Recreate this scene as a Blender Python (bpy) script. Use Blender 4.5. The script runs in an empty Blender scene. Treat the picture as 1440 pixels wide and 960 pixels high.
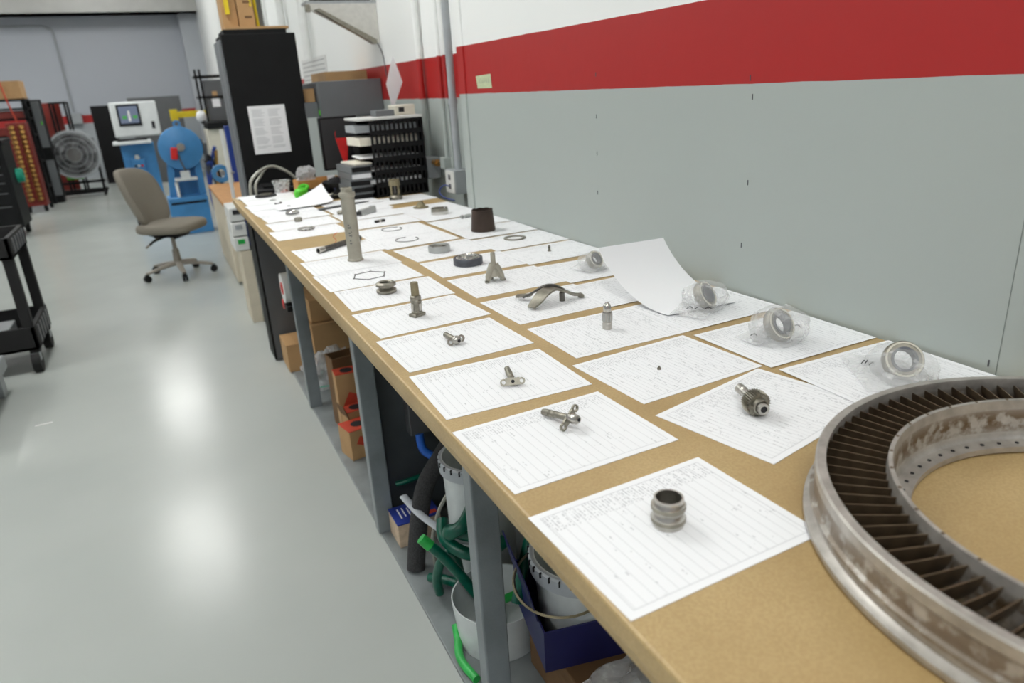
import bpy, math, random
from mathutils import Vector, Matrix, noise as mnoise
random.seed(7)
sc = bpy.context.scene
COL = sc.collection
PI = math.pi
T = 0.93                                    # height of the bench top
# ------------------------------------------------------------------ camera
yaw, pitch, roll = math.radians(24.90), math.radians(-19.93), math.radians(-3.51)
fw = Vector((math.sin(yaw)*math.cos(pitch), math.cos(yaw)*math.cos(pitch), math.sin(pitch)))
r0 = Vector((math.cos(yaw), -math.sin(yaw), 0)); u0 = r0.cross(fw)
rt = math.cos(roll)*r0 + math.sin(roll)*u0; up = -math.sin(roll)*r0 + math.cos(roll)*u0
cam_d = bpy.data.cameras.new('camera'); cam = bpy.data.objects.new('camera', cam_d); COL.objects.link(cam)
mw = Matrix((rt, up, -fw)).transposed().to_4x4(); mw.translation = (0, 0, T + 0.52)
cam.matrix_world = mw
cam_d.sensor_width = 36; cam_d.lens = 999.8/1440*36; cam_d.clip_start = .05; cam_d.clip_end = 100
cam_d.dof.use_dof = True; cam_d.dof.focus_distance = 1.45; cam_d.dof.aperture_fstop = 4.0
sc.camera = cam
# ------------------------------------------------------------------ world and exposure
w = bpy.data.worlds.new('World'); sc.world = w; w.use_nodes = True
w.node_tree.nodes['Background'].inputs[0].default_value = (.9, .95, 1, 1)
w.node_tree.nodes['Background'].inputs[1].default_value = .3
sc.view_settings.view_transform = 'Standard'; sc.view_settings.look = 'None'
sc.view_settings.gamma = 1; sc.view_settings.use_curve_mapping = False
sc.view_settings.exposure = 0.0
LAMP = 16.8                                 # strength of the ceiling panels

# ------------------------------------------------------------------ materials
def lin(c):
    c = c/255.0
    return c/12.92 if c <= .04045 else ((c+.055)/1.055)**2.4
def S(r, g, b): return (lin(r), lin(g), lin(b), 1)
MATS = {}
class N:
    """small helper to wire shader nodes"""
    def __init__(s, m):
        s.nt = m.node_tree; s.b = s.nt.nodes['Principled BSDF']; s.out = s.nt.nodes['Material Output']
    def n(s, t, **k):
        x = s.nt.nodes.new(t)
        for a, v in k.items(): setattr(x, a, v)
        return x
    def l(s, a, b): s.nt.links.new(a, b)
    def m(s, op, a, b=None, c=None):
        x = s.n('ShaderNodeMath', operation=op)
        for i, v in enumerate((a, b, c)):
            if v is None: continue
            if isinstance(v, (int, float)): x.inputs[i].default_value = v
            else: s.l(v, x.inputs[i])
        return x.outputs[0]
    def coord(s, kind='Object'): return s.n('ShaderNodeTexCoord').outputs[kind]
    def noise(s, scale, vec=None, detail=3, rough=.55):
        x = s.n('ShaderNodeTexNoise'); x.inputs['Scale'].default_value = scale
        x.inputs['Detail'].default_value = detail; x.inputs['Roughness'].default_value = rough
        s.l(vec if vec is not None else s.coord(), x.inputs['Vector']); return x.outputs['Fac']
    def ramp(s, fac, stops):
        x = s.n('ShaderNodeValToRGB'); e = x.color_ramp.elements
        while len(e) < len(stops): e.new(.5)
        for i, (p, c) in enumerate(stops): e[i].position = p; e[i].color = c
        s.l(fac, x.inputs[0]); return x.outputs[0]
    def mix(s, fac, a, b):
        x = s.n('ShaderNodeMix', data_type='RGBA')
        for k, v in ((0, fac), (6, a), (7, b)):
            if isinstance(v, (int, float)): x.inputs[k].default_value = v
            elif isinstance(v, tuple): x.inputs[k].default_value = v
            else: s.l(v, x.inputs[k])
        return x.outputs[2]
    def bump(s, h, strength=.3, dist=.002):
        x = s.n('ShaderNodeBump'); x.inputs['Strength'].default_value = strength
        x.inputs['Distance'].default_value = dist; s.l(h, x.inputs['Height']); s.l(x.outputs[0], s.b.inputs['Normal'])
def new(name):
    m = bpy.data.materials.new(name); m.use_nodes = True; MATS[name] = m; return m, N(m)
def mat(name, rgb, rough=.5, metal=0, var=.12, scale=12, bump=0, bscale=80, trans=0, alpha=1, rgb2=None, spec=.5):
    m, n = new(name); c = S(*rgb)
    dk = S(*rgb2) if rgb2 else tuple(x*(1-2*var) for x in c[:3]) + (1,)
    f = n.noise(scale)
    n.l(n.ramp(f, [(.35, dk), (.62, c)]), n.b.inputs['Base Color'])
    n.b.inputs['Roughness'].default_value = rough; n.b.inputs['Metallic'].default_value = metal
    n.b.inputs['Specular IOR Level'].default_value = spec
    n.b.inputs['Transmission Weight'].default_value = trans; n.b.inputs['Alpha'].default_value = alpha
    if bump: n.bump(n.noise(bscale), bump)
    return m
mat('white_paint', (236, 238, 236), .55, var=.02)
mat('ceiling_paint', (225, 226, 224), .8, var=.02, scale=2)
mat('beam_paint', (206, 206, 202), .35, var=.05, scale=2)
mat('far_wall_paint', (188, 193, 199), .5, var=.03, scale=1.2)
mat('bench_leg_paint', (124, 132, 136), .35, var=.1, scale=9, bump=.25, bscale=140)
mat('bench_leg_dark', (82, 89, 94), .4, var=.12, scale=14, bump=.5, bscale=120)
mat('dark_panel_paint', (74, 80, 84), .5, var=.15, scale=5)
mat('floor_board_paint', (132, 138, 139), .4, var=.14, scale=7)
mat('black_steel', (22, 23, 24), .6, var=.12, scale=6, spec=.2)
mat('black_plastic', (19, 19, 21), .5, var=.1, spec=.25)
mat('black_rubber', (26, 26, 27), .75, var=.1)
mat('dark_grey_steel', (90, 92, 94), .5, var=.06, scale=5)
mat('mid_grey_steel', (112, 116, 119), .45, var=.05, scale=4)
mat('light_grey_steel', (168, 173, 176), .4, var=.05)
mat('galvanised', (176, 180, 183), .35, .55, var=.06, scale=30)
mat('white_plastic', (226, 227, 224), .35, var=.02)
mat('tread_plate', (214, 212, 206), .4, .2, var=.05, scale=30)
mat('cream_plastic', (220, 216, 200), .4, var=.03)
mat('beige_board', (214, 204, 182), .6, var=.05)
mat('machine_white', (214, 218, 218), .4, var=.03)
mat('machine_blue', (70, 140, 198), .35, var=.08, scale=5)
mat('deep_blue', (38, 66, 150), .35, var=.08)
mat('hose_blue', (40, 108, 214), .3, var=.08)
mat('carton_blue', (34, 36, 92), .45, var=.1)
mat('cardboard', (190, 152, 106), .75, var=.06, scale=8)
mat('cardboard_dark', (120, 90, 58), .8, var=.1, scale=8)
mat('wood', (196, 140, 76), .55, var=.1, scale=22)
mat('red_plastic', (222, 36, 34), .45, var=.08)
mat('red_print', (205, 72, 48), .6, var=.1, scale=25)
mat('rack_red', (124, 36, 26), .45, var=.1, scale=9)
mat('brass', (196, 150, 84), .35, .8, var=.15, scale=40)
mat('yellow_paint', (232, 206, 34), .45, var=.06)
mat('lime', (90, 214, 46), .45, var=.1, scale=20)
mat('teal', (20, 160, 130), .4, var=.1)
mat('green_hose', (0, 92, 72), .28, var=.12, scale=40, bump=.2, bscale=300)
mat('bright_green', (44, 176, 78), .35, var=.12, scale=30)
mat('foam', (62, 62, 63), .95, var=.25, scale=220, bump=.8, bscale=260)
mat('chair_fabric', (134, 128, 117), .95, var=.06, scale=160, bump=.3, bscale=500)
mat('chair_plastic', (146, 140, 130), .5, var=.04)
mat('chrome', (206, 204, 198), .2, 1, var=.04)
mat('steel', (196, 193, 186), .28, 1, var=.1, scale=60, bump=.06, bscale=300)
mat('dull_steel', (158, 154, 142), .45, 1, var=.14, scale=50, bump=.1, bscale=250)
mat('dark_steel', (112, 109, 105), .45, .75, var=.15, scale=60)
mat('dark_oxide', (74, 74, 74), .65, 0, var=.2, scale=60, spec=.3)
mat('race_blue', (97, 100, 106), .4, .6, var=.1, scale=40)
mat('matte_grey_metal', (172, 168, 154), .55, .35, var=.06, scale=26, bump=.05)
mat('pale_grey_metal', (186, 188, 186), .45, .5, var=.05)
mat('olive_metal', (156, 146, 118), .5, .6, var=.12, scale=50)
mat('rust_brown', (72, 58, 50), .6, .3, var=.14, scale=18, bump=.1)
mat('vane_metal', (128, 110, 88), .4, .7, var=.2, scale=30)
mat('print_grey', (92, 94, 98), .8, var=.1)
mat('ink', (30, 30, 34), .7, var=.02)
mat('screen_dark', (60, 61, 63), .35, var=.03)
mat('seam', (136, 144, 140), .7, var=.05)
mat('note_green', (196, 206, 168), .7, var=.08, scale=90)
mat('sheet_plain', (244, 245, 247), .8, var=.008)
mat('blue_print', (44, 62, 150), .45, var=.06)
mat('pages', (206, 184, 158), .85, var=.1, scale=60)
mat('cord_blue', (36, 58, 130), .45, var=.05)
mat('bucket_plastic', (216, 222, 222), .3, var=.04, scale=20)
mat('edging_plastic', (182, 188, 194), .4, var=.06)
mat('clear_tube', (168, 168, 158), .2, var=.06)
mat('red_cloth', (226, 34, 34), .7, var=.1)
mat('black_cloth', (22, 22, 26), .85, var=.2, scale=30, bump=.4, bscale=60)
mat('purple_print', (106, 110, 160), .6, var=.25, scale=60)
mat('table_note', (236, 230, 214), .7, var=.02)

def m_plastic(name, tint, base, gloss_rough, wr, lo=.4, hi=2.2, bmp=.8):
    m, n = new(name)
    n.b.inputs['Base Color'].default_value = S(*tint); n.b.inputs['Roughness'].default_value = gloss_rough
    n.b.inputs['IOR'].default_value = 1.45
    nz = n.noise(wr, detail=4)
    f = n.ramp(nz, [(.36, (base*lo,)*3+(1,)), (.58, (base,)*3+(1,)), (.70, (min(1, base*hi),)*3+(1,))])
    n.l(f, n.b.inputs['Alpha']); n.bump(n.noise(wr*1.3, detail=2), bmp, .01)
m_plastic('plastic_film', (238, 239, 239), .3, .13, 30, .7, 1.9, .45)
m_plastic('bag_film', (236, 238, 240), .42, .18, 14, .6, 1.8, .5)
m_plastic('wrap_film', (236, 238, 242), .15, .15, 9)
m_plastic('cup_film', (220, 222, 220), .42, .2, 60)

def glow(name, rgb, strength, base=.8):
    m, n = new(name)
    n.b.inputs['Base Color'].default_value = (base, base, base, 1)
    n.b.inputs['Emission Color'].default_value = S(*rgb); n.b.inputs['Emission Strength'].default_value = strength
glow('lamp_diffuser', (254, 254, 251), LAMP)
glow('screen_glow', (120, 136, 168), .5, .05); glow('screen_green', (50, 190, 60), .5, .05)

# floor: glossy grey epoxy
m, n = new('epoxy'); f = n.noise(.7, detail=4)
n.l(n.ramp(f, [(.3, S(168, 173, 169)), (.7, S(180, 184, 180))]), n.b.inputs['Base Color'])
n.l(n.m('MULTIPLY_ADD', n.noise(3), .08, .17), n.b.inputs['Roughness']); n.b.inputs['Specular IOR Level'].default_value = .22; n.bump(n.noise(14, detail=5), .05, .004)
# bench top: hardboard with fibres, scratches and stains
m, n = new('hardboard'); co = n.coord()
f1 = n.noise(5, co, 5); f2 = n.noise(260, co, 2)
mp = n.n('ShaderNodeMapping'); mp.inputs['Scale'].default_value = (160, 14, 1); mp.inputs['Rotation'].default_value = (0, 0, .5); n.l(co, mp.inputs[0])
f3 = n.noise(1, mp.outputs[0], 2)
c = n.ramp(f1, [(.3, S(174, 147, 100)), (.7, S(194, 168, 120))])
c = n.mix(n.ramp(f2, [(.4, (.35,)*3+(1,)), (.6, (0, 0, 0, 1))]), c, S(160, 130, 84))
c = n.mix(n.ramp(f3, [(.7, (0, 0, 0, 1)), (.78, (.3,)*3+(1,))]), c, S(222, 205, 164))
n.l(c, n.b.inputs['Base Color']); n.b.inputs['Roughness'].default_value = .42; n.bump(f2, .08, .001)
# painted side wall: grey below, red band, white above
def wall_paint(name, z0, z1, grey=(172, 180, 176)):
    m, n = new(name); sep = n.n('ShaderNodeSeparateXYZ'); geo = n.n('ShaderNodeNewGeometry'); n.l(geo.outputs['Position'], sep.inputs[0])
    z = n.m('ADD', sep.outputs[2], n.m('MULTIPLY', n.m('SUBTRACT', n.noise(9, geo.outputs['Position']), .5), .004))
    c = n.mix(n.m('GREATER_THAN', z, z0), S(*grey), S(172, 32, 30)); c = n.mix(n.m('GREATER_THAN', z, z1), c, S(244, 246, 244))
    n.l(c, n.b.inputs['Base Color']); n.b.inputs['Roughness'].default_value = .42
    n.bump(n.noise(26, geo.outputs['Position'], 4), .12, .004)
wall_paint('side_wall', T+.488, T+.676)
wall_paint('recess_wall', T+.468, T+.668)
wall_paint('end_wall', 1.17, 1.335, (176, 182, 186))
# end wall upper part is a cool grey
m = MATS['end_wall']
for nd in m.node_tree.nodes:
    if nd.type == 'MIX' and abs(nd.inputs[7].default_value[0]-lin(244)) < 1e-4: nd.inputs[7].default_value = S(180, 185, 193)
# printed form
def form_mat(name, pitch, dens):
    m, n = new(name); co = n.coord(); sep = n.n('ShaderNodeSeparateXYZ'); n.l(co, sep.inputs[0])
    u, v = sep.outputs[0], sep.outputs[1]
    rnd = n.n('ShaderNodeObjectInfo').outputs['Random']
    au, av = n.m('ABSOLUTE', u), n.m('ABSOLUTE', v)
    inside = n.m('MULTIPLY', n.m('LESS_THAN', au, .128), n.m('LESS_THAN', av, .097))
    fr = n.m('FRACT', n.m('DIVIDE', n.m('ADD', u, .14), pitch))
    line = n.m('LESS_THAN', fr, .00075/pitch)
    bx = n.m('MAXIMUM', n.m('SUBTRACT', au, .128), n.m('SUBTRACT', av, .097))
    border = n.m('LESS_THAN', n.m('ABSOLUTE', bx), .0006)
    row = n.m('FLOOR', n.m('DIVIDE', u, .0046)); fr2 = n.m('FRACT', n.m('DIVIDE', u, .0046))
    glyph = n.m('MULTIPLY', n.m('GREATER_THAN', fr2, .25), n.m('LESS_THAN', fr2, .72))
    cv = n.n('ShaderNodeCombineXYZ'); n.l(n.m('MULTIPLY', row, 7.31), cv.inputs[0]); n.l(n.m('MULTIPLY', v, 420), cv.inputs[1]); n.l(n.m('MULTIPLY', rnd, 90), cv.inputs[2])
    letters = n.m('GREATER_THAN', n.noise(1, cv.outputs[0], 1), .5)
    cw = n.n('ShaderNodeCombineXYZ'); n.l(n.m('MULTIPLY', row, 3.77), cw.inputs[0]); n.l(n.m('MULTIPLY', v, 34), cw.inputs[1]); n.l(n.m('MULTIPLY', rnd, 57), cw.inputs[2])
    words = n.m('GREATER_THAN', n.noise(1, cw.outputs[0], 1), dens)
    label = n.m('MULTIPLY', n.m('GREATER_THAN', v, .062), n.m('GREATER_THAN', n.noise(1, cw.outputs[0], 1), .42))
    head = n.m('MULTIPLY', n.m('GREATER_THAN', u, .092), n.m('LESS_THAN', av, .08))
    txt = n.m('MULTIPLY', n.m('MULTIPLY', glyph, letters), n.m('MAXIMUM', n.m('MAXIMUM', words, label), n.m('MULTIPLY', head, words)))
    ink = n.m('MULTIPLY', inside, n.m('MAXIMUM', n.m('MULTIPLY', txt, .34), n.m('MULTIPLY', line, .3)))
    ink = n.m('MAXIMUM', ink, n.m('MULTIPLY', border, .3))
    top = n.m('GREATER_THAN', n.m('DOT_PRODUCT' if False else 'ADD', sep.outputs[2], 0), .0001)
    n.l(n.mix(n.m('MULTIPLY', ink, top), S(243, 244, 246), S(84, 88, 98)), n.b.inputs['Base Color'])
    n.b.inputs['Roughness'].default_value = .8
form_mat('form_a', .0145, .66); form_mat('form_b', .0098, .58)
# turbine ring: worn grey metal with brown residue band
def ring_mat(name, brown):
    m, n = new(name); co = n.coord(); sep = n.n('ShaderNodeSeparateXYZ'); n.l(co, sep.inputs[0])
    band = n.m('SUBTRACT', 1, n.m('MINIMUM', 1, n.m('DIVIDE', n.m('ABSOLUTE', n.m('SUBTRACT', sep.outputs[2], .036)), .017)))
    f = n.m('MULTIPLY', n.ramp(n.noise(48, co, 6), [(.40, (0, 0, 0, 1)), (.52, (1, 1, 1, 1))]), n.m('POWER', band, .35))
    c = n.ramp(n.noise(40, co, 4), [(.3, S(166, 161, 154)), (.7, S(198, 194, 187))])
    c = n.mix(n.m('MULTIPLY', f, brown), c, S(112, 92, 68)); n.l(c, n.b.inputs['Base Color'])
    n.b.inputs['Metallic'].default_value = .6; n.b.inputs['Roughness'].default_value = .42; n.bump(n.noise(90, co, 4), .15, .001)
ring_mat('ring_outer_metal', .75); ring_mat('ring_inner_metal', 1.0)

# ------------------------------------------------------------------ mesh building
class G:
    def __init__(s): s.v = []; s.f = []
    def add(s, vs, fs):
        o = len(s.v); s.v += [tuple(x) for x in vs]; s.f += [tuple(i+o for i in f) for f in fs]; return s
    def box(s, c, d, rz=0, rx=0, ry=0):
        M_ = Matrix.Rotation(rz, 3, 'Z') @ Matrix.Rotation(ry, 3, 'Y') @ Matrix.Rotation(rx, 3, 'X')
        vs = [Vector(c) + M_ @ Vector((a*d[0]/2, b*d[1]/2, e*d[2]/2)) for a in (-1, 1) for b in (-1, 1) for e in (-1, 1)]
        return s.add(vs, [(0, 1, 3, 2), (4, 6, 7, 5), (0, 4, 5, 1), (2, 3, 7, 6), (0, 2, 6, 4), (1, 5, 7, 3)])
    def bb(s, x0, x1, y0, y1, z0, z1): return s.box(((x0+x1)/2, (y0+y1)/2, (z0+z1)/2), (x1-x0, y1-y0, z1-z0))
    def lathe(s, prof, seg=32, c=(0, 0, 0), axis=(0, 0, 1), closed=False, a0=0, a1=2*PI, caps=False):
        q = Vector((0, 0, 1)).rotation_difference(Vector(axis)); full = abs(a1-a0-2*PI) < 1e-6
        nn = seg if full else seg+1; vs = []
        for i in range(nn):
            a = a0+(a1-a0)*i/seg
            for r, z in prof: vs.append(Vector(c)+q @ Vector((r*math.cos(a), r*math.sin(a), z)))
        m_ = len(prof); fs = []
        for i in range(seg):
            j = (i+1) % nn
            for k in range(m_ if closed else m_-1):
                k2 = (k+1) % m_; fs.append((i*m_+k, j*m_+k, j*m_+k2, i*m_+k2))
        if not full and closed: fs += [tuple(range(m_))[::-1], tuple((nn-1)*m_+k for k in range(m_))]
        return s.add(vs, fs)
    def cyl(s, p0, p1, ra, rb=None, seg=20):
        rb = ra if rb is None else rb; p0 = Vector(p0); p1 = Vector(p1); L = (p1-p0).length
        return s.lathe([(0, 0), (ra, 0), (rb, L), (0, L)], seg, p0, p1-p0)
    def pipe(s, p0, p1, ra, ri, seg=20):
        p0 = Vector(p0); p1 = Vector(p1); L = (p1-p0).length
        return s.lathe([(ri, 0), (ra, 0), (ra, L), (ri, L)], seg, p0, p1-p0, closed=True)
    def tube(s, pts, r, seg=10, closed=False, sub=6, flat=1.0):
        P = [Vector(p) for p in pts]
        if sub > 1 and len(P) > 2:
            Q = []; n_ = len(P)
            for i in range(n_ if closed else n_-1):
                g = lambda k: P[k % n_] if closed else P[max(0, min(n_-1, k))]
                a, b, c, d = g(i-1), g(i), g(i+1), g(i+2)
                for t in range(sub):
                    t /= sub
                    Q.append(.5*((2*b)+(c-a)*t+(2*a-5*b+4*c-d)*t*t+(-a+3*b-3*c+d)*t**3))
            if not closed: Q.append(P[-1])
            P = Q
        n_ = len(P); vs = []; nrm = None
        for i in range(n_):
            a = P[(i-1) % n_] if closed or i else P[0]; b = P[(i+1) % n_] if closed or i < n_-1 else P[-1]
            t = (b-a).normalized()
            if nrm is None: nrm = t.orthogonal().normalized() if abs(t.z) > .9 else t.cross(Vector((0, 0, 1))).normalized()
            nrm = (nrm - t*nrm.dot(t)).normalized(); bn = t.cross(nrm)
            rr = r[min(len(r)-1, int(i*len(r)/n_))] if isinstance(r, (list, tuple)) else r
            for k in range(seg):
                an = 2*PI*k/seg; vs.append(P[i]+nrm*math.cos(an)*rr+bn*math.sin(an)*rr*flat)
        fs = [(i*seg+k, i*seg+(k+1) % seg, ((i+1) % n_)*seg+(k+1) % seg, ((i+1) % n_)*seg+k) for i in range(n_ if closed else n_-1) for k in range(seg)]
        if not closed: fs += [tuple(range(seg))[::-1], tuple((n_-1)*seg+k for k in range(seg))]
        return s.add(vs, fs)
    def prism(s, poly, z0, z1, hole=None):
        n_ = len(poly)
        if hole:
            vs = [(x, y, z) for z in (z0, z1) for x, y in poly] + [(x, y, z) for z in (z0, z1) for x, y in hole]; o = 2*n_; fs = []
            for i in range(n_):
                j = (i+1) % n_
                fs += [(i, j, n_+j, n_+i), (o+j, o+i, o+n_+i, o+n_+j), (n_+i, n_+j, o+n_+j, o+n_+i), (j, i, o+i, o+j)]
            return s.add(vs, fs)
        vs = [(x, y, z) for z in (z0, z1) for x, y in poly]
        return s.add(vs, [tuple(range(n_))[::-1], tuple(n_+i for i in range(n_))] + [(i, (i+1) % n_, n_+(i+1) % n_, n_+i) for i in range(n_)])
    def grid(s, fn, nu, nv, th=0):
        vs = [Vector(fn(i/nu, j/nv)) for i in range(nu+1) for j in range(nv+1)]
        fs = [(i*(nv+1)+j, (i+1)*(nv+1)+j, (i+1)*(nv+1)+j+1, i*(nv+1)+j+1) for i in range(nu) for j in range(nv)]
        if th:
            nr = [Vector((0, 0, 0)) for _ in vs]
            for f in fs:
                q = (vs[f[1]]-vs[f[0]]).cross(vs[f[3]]-vs[f[0]])
                for k in f: nr[k] += q
            m_ = len(vs); vs = vs + [v-q.normalized()*th for v, q in zip(vs, nr)]
            fs2 = [tuple(k+m_ for k in f[::-1]) for f in fs]
            rim = [i*(nv+1) for i in range(nu+1)] + [nu*(nv+1)+j for j in range(1, nv+1)] + [i*(nv+1)+nv for i in range(nu-1, -1, -1)] + [j for j in range(nv-1, 0, -1)]
            fs = fs+fs2+[(rim[k], rim[k]+m_, rim[(k+1) % len(rim)]+m_, rim[(k+1) % len(rim)]) for k in range(len(rim))]
        return s.add(vs, fs)
    def blob(s, c, r, e=1.0, nu=28, nv=16, crumple=0, cs=6, rot=None, cut=None):
        sg = lambda x: math.copysign(abs(x)**e, x); vs = []
        for j in range(nv+1):
            ph = -PI/2+PI*j/nv
            for i in range(nu):
                th = 2*PI*i/nu
                p = Vector((r[0]*sg(math.cos(ph))*sg(math.cos(th)), r[1]*sg(math.cos(ph))*sg(math.sin(th)), r[2]*sg(math.sin(ph))))
                if crumple: p *= 1+crumple*mnoise.turbulence(p*cs+Vector(c)*3, 3, True)*1.0 - crumple*.5
                if rot: p = rot @ p
                p += Vector(c)
                if cut is not None: p.z = max(p.z, cut)
                vs.append(p)
        fs = [(j*nu+i, j*nu+(i+1) % nu, (j+1)*nu+(i+1) % nu, (j+1)*nu+i) for j in range(nv) for i in range(nu)]
        return s.add(vs, fs)
    def obj(s, name, mt, parent=None, loc=(0, 0, 0), rz=0, rot=None, bevel=0, smooth=35, kind=None):
        me = bpy.data.meshes.new(name); me.from_pydata(s.v, [], s.f); me.update()
        me.materials.append(MATS[mt])
        if smooth:
            me.polygons.foreach_set('use_smooth', [True]*len(me.polygons)); me.set_sharp_from_angle(angle=math.radians(smooth))
        o = bpy.data.objects.new(name, me); COL.objects.link(o)
        o.location = loc; o.rotation_euler = rot if rot else (0, 0, rz)
        if parent: o.parent = parent
        if bevel:
            b = o.modifiers.new('bevel', 'BEVEL'); b.width = bevel; b.segments = 2; b.limit_method = 'ANGLE'; b.angle_limit = .6
        if kind: o['kind'] = kind
        return o
def thing(name, label, cat, loc=(0, 0, 0), rz=0, group=None, rot=None):
    o = bpy.data.objects.new(name, None); COL.objects.link(o); o.empty_display_size = .05
    o.location = loc; o.rotation_euler = rot if rot else (0, 0, rz); return tag(o, label, cat, group)
def tag(o, label, cat, group=None):
    o['label'] = label; o['category'] = cat
    if group: o['group'] = group
    return o
def struct(o, label=None):
    o['kind'] = 'structure'
    if label: o['label'] = label
    return o
def copy_of(o, parent, name=None, **k):
    c = o.copy(); COL.objects.link(c); c.parent = parent
    for a, v in k.items(): setattr(c, a, v)
    return c
def circ(r, n_, cx=0, cy=0, a0=0, sy=1): return [(cx+r*math.cos(a0+2*PI*i/n_), cy+sy*r*math.sin(a0+2*PI*i/n_)) for i in range(n_)]

# ================================================================== ROOM
XW, XR, YF, H = 1.226, 1.37, 18.5, 4.3
struct(G().bb(-6, 3.2, -3.5, YF+.2, -.1, 0).obj('floor', 'epoxy', smooth=0), 'glossy light grey epoxy floor of the workshop')
struct(G().bb(-6.1, 3.2, -3.6, YF+.2, H, H+.1).obj('ceiling', 'ceiling_paint', smooth=0), 'white ceiling carrying the light panels')
wr = struct(G().bb(XW, XR+.2, -3.5, 3.0, 0, H).obj('wall_right', 'side_wall', smooth=0), 'grey wall with red band and white top beside the bench')
wr2 = struct(G().bb(XR, XR+.2, 3.0, YF, 0, H).obj('wall_right_recess', 'recess_wall', smooth=0), 'set-back wall with red band behind the conduits')
struct(G().bb(-6, XR+.2, YF, YF+.2, 0, H).obj('wall_far', 'end_wall', smooth=0), 'pale grey far wall with a low red band')
struct(G().bb(-6.2, -6, -3.5, YF, 0, H).obj('wall_left', 'end_wall', smooth=0), 'pale wall closing the left side of the workshop')
struct(G().bb(-6, XR+.2, -3.7, -3.5, 0, H).obj('wall_near', 'end_wall', smooth=0), 'pale wall behind the viewpoint')
struct(G().bb(-6, XR, YF-.7, YF-.02, 3.27, H).bb(-6, XR, YF-.74, YF-.02, 3.27, 3.31).obj('trim_1', 'beam_paint', bevel=.01), 'grey steel beam crossing under the ceiling at the far wall')
struct(G().bb(1.0, XR, YF-.3, YF, 0, 3.27).obj('trim_2', 'far_wall_paint', bevel=.005), 'painted pilaster in the far right corner')
struct(G().bb(XW-.006, XW+.03, 2.94, 3.012, 0, H).obj('trim_3', 'side_wall', bevel=.003), 'painted corner strip where the near wall ends')
# wall panel joints and old screw marks on the near wall
G().bb(XW-.0006, XW+.002, .665, .6664, 0, T+.488).obj('panel_joint', 'seam', wr, smooth=0)
for y, z in ((1.93, T+.41), (1.93, T+.30), (1.93, T+.18), (1.28, T+.46), (1.28, T+.27), (1.29, T+.12), (.63, T+.16), (.68, T+.015), (1.93, T+.53), (1.29, T+.5)):
    G().bb(XW-.0012, XW+.002, y-.0012, y+.0012, z-.006, z+.006).obj('screw_mark', 'print_grey', wr, smooth=0)
# far wall conduit
o = tag(G().tube([(-2.6, YF-.03, 3.1), (-1.75, YF-.03, 3.1), (-1.5, YF-.03, 3.05), (-1.42, YF-.03, 2.85), (-1.42, YF-.03, 1.4)], .018, 8).obj('wall_conduit', 'light_grey_steel'), 'thin grey conduit bending down the far wall', 'conduit')
tag(G().bb(-1.52, -1.28, YF-.12, YF-.001, 1.16, 1.38).obj('junction_box', 'light_grey_steel', bevel=.01), 'small grey box on the red band of the far wall', 'electric box')
# ceiling lamps
i = 0
for x, row in ((-.5, 'over the aisle'), (-3.9, 'over the left bays')):
    for y, wh in ((-1.5, 'behind the viewpoint'), (3.9, 'above the bench middle'), (9.4, 'above the chair end'), (14.8, 'nearest the far wall')):
        L = thing('ceiling_light', f'long white ceiling light panel {row}, {wh}', 'light', (x, y, H), group='ceiling light panels')
        G().bb(-.43, .43, -.93, .93, -.05, 0).obj('frame', 'white_plastic', L, smooth=0)
        G().bb(-.4, .4, -.9, .9, -.055, -.0505).obj('diffuser', 'lamp_diffuser', L, smooth=0)

# ================================================================== BENCH
B = thing('workbench', 'long workbench with hardboard top and grey painted legs along the wall', 'workbench', (0, 0, 0))
XE = .332; YE = 4.34
G().bb(XE, XW-.003, -.5, YE, T-.032, T).obj('bench_top', 'hardboard', B, bevel=.004, smooth=0)
G().bb(XE+.008, XW-.01, -.49, YE-.01, T-.052, T-.0325).obj('under_board', 'hardboard', B, smooth=0)
for y in (-.2, 1.165, 2.11, 3.31):
    lg = G().bb(.43, .488, y, y+.045, .012, T-.052).obj('leg', 'bench_leg_paint', B, bevel=.004, smooth=0)
    G().bb(1.12, 1.18, y, y+.045, .012, T-.052).obj('leg', 'bench_leg_paint', B, bevel=.004, smooth=0)
    G().bb(.488, 1.12, y+.01, y+.04, T-.14, T-.052).obj('cross_rail', 'bench_leg_paint', B, smooth=0)
G().bb(.488, 1.2, 2.155, 2.175, .012, T-.14).obj('divider_panel', 'dark_panel_paint', B, smooth=0)
G().bb(.44, 1.215, -.5, 4.3, 0, .012).obj('base_board', 'floor_board_paint', B, bevel=.003, smooth=0)

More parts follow.
